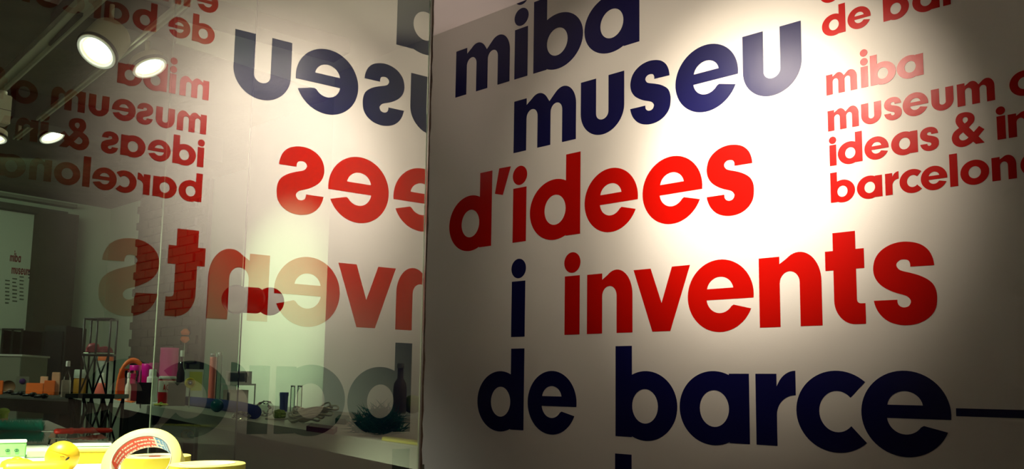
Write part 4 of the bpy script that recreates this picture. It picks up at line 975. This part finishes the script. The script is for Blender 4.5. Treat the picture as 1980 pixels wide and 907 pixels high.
# green translucent box with digits
def fbox(name, label, cat, l, r, top, base, mat, depth, par=None):
    p = at_z((l + r)/2, base, FZ); k = pxm(p); v = Vector((p.x - CAM.x, p.y - CAM.y, 0)).normalized(); vr_ = Vector((v.y, -v.x, 0)); w = (r - l)/2*k*.94; h = (base - top)*k
    t = thing(name, label, cat, p); Bq = basis(Vector(), vr_, v, Vector((0, 0, 1)))
    bm = nb(); box(bm, -w, w, 0, depth, 0, h, bev=.0015); bmesh.ops.transform(bm, matrix=Bq, verts=bm.verts); link('body', bm, mat, t)
    return t, w, h, Bq
t, w, h, Bq = fbox('green_box', 'pale green box with two dark digits at the left edge', 'box', -30, 47, 857, 884, M['green'], .04)
bm = nb(); box(bm, -w*1.01, w*1.01, -.001, .041, h, h*1.16, bev=.001); bmesh.ops.transform(bm, matrix=Bq, verts=bm.verts); link('lid', bm, M['white'], t)
for i_, ch in enumerate('86'):
    bm = glyph_bm(ch, .025, .022)
    for v in bm.verts: v.co = Bq @ Vector((v.co.z + w*(.02 + .42*i_), -.0008 + v.co.y, h*.35 + v.co.x))
    link('digit', bm, M['greenplant'], t)
t, w, h, Bq = fbox('yellow_box', 'long low yellow box between the toy ball and the standing tape', 'box', 140, 212, 874, 897, M['yellow'], .05)
bm = nb(); box(bm, -w*1.02, w*1.02, -.001, .051, h, h*1.12, bev=.001); bmesh.ops.transform(bm, matrix=Bq, verts=bm.verts); link('lid', bm, M['paleyellow'], t)
t, w, h, Bq = fbox('green_box', 'pale green and white strip box behind the long yellow box', 'box', 132, 214, 863, 878, M['palegreen'], .04)
bm = nb(); box(bm, -w, w, -.001, .04, h, h*1.25, bev=.001); bmesh.ops.transform(bm, matrix=Bq, verts=bm.verts); link('lid', bm, M['white'], t)
t, w, h, Bq = fbox('clear_case', 'clear plastic box standing between the green digit box and the toy ball', 'plastic case', 48, 90, 862, 886, M['clear'], .04)
bm = nb(); box(bm, -w*.8, w*.8, .01, .03, .001, h*.5); bmesh.ops.transform(bm, matrix=Bq, verts=bm.verts); link('insert', bm, M['palegreen'], t)
# small orange and green toy on the left
p = at_z(4, 832, FZ + .0); k = pxm(p)
t = thing('toy_figure', 'small orange and green toy standing behind the teal brush', 'toy', p)
bm = nb(); sphere(bm, (0, 0, 13*k), 12*k, sc=(1, 1, 1.1)); sphere(bm, (0, 0, 4*k), 11*k, sc=(1, 1, .6)); link('body', bm, M['orange'], t, smooth=True)
bm = nb(); sphere(bm, (0, 0, 36*k), 10*k, sc=(1.1, 1.1, .7)); lathe(bm, [(8*k, 22*k), (9*k, 36*k), (7*k, 40*k)], 16); link('cap', bm, M['limegreen'], t, smooth=True)

# ---------------------------------------------------------------- groups for repeated things
GR = {'wall_lettering': 'vinyl words on the lettered wall', 'spot_lamp': 'round ceiling spotlights in the shop', 'lighting_track': 'ceiling lighting tracks', 'jar': 'jars on the shop counter', 'bottle': 'bottles standing in the shop',
      'tumbler': 'tumblers on the shop counter', 'carton': 'boxes standing in the shop', 'tall_can': 'slender tubes on the shop counter', 'test_tube': 'test tubes behind the cable', 'plastic_bag': 'crumpled clear bags', 'hat': 'dark red hats on the stand',
      'leaflet': 'loose leaflets', 'flat_box': 'flat boxes on the counter', 'tape_roll': 'rolls of yellow tape', 'masking_tape_roll': 'rolls of yellow tape', 'spoon_set': 'black utensil bundles on the dark table', 'green_box': 'pale green boxes on the white table', 'clear_case': 'clear plastic cases on the white table', 'ball': 'balls on the counter'}
for o in list(C.objects):
    if o.parent is None and 'label' in o and 'group' not in o:
        g_ = GR.get(o.name.split('.')[0])
        if g_: o['group'] = g_
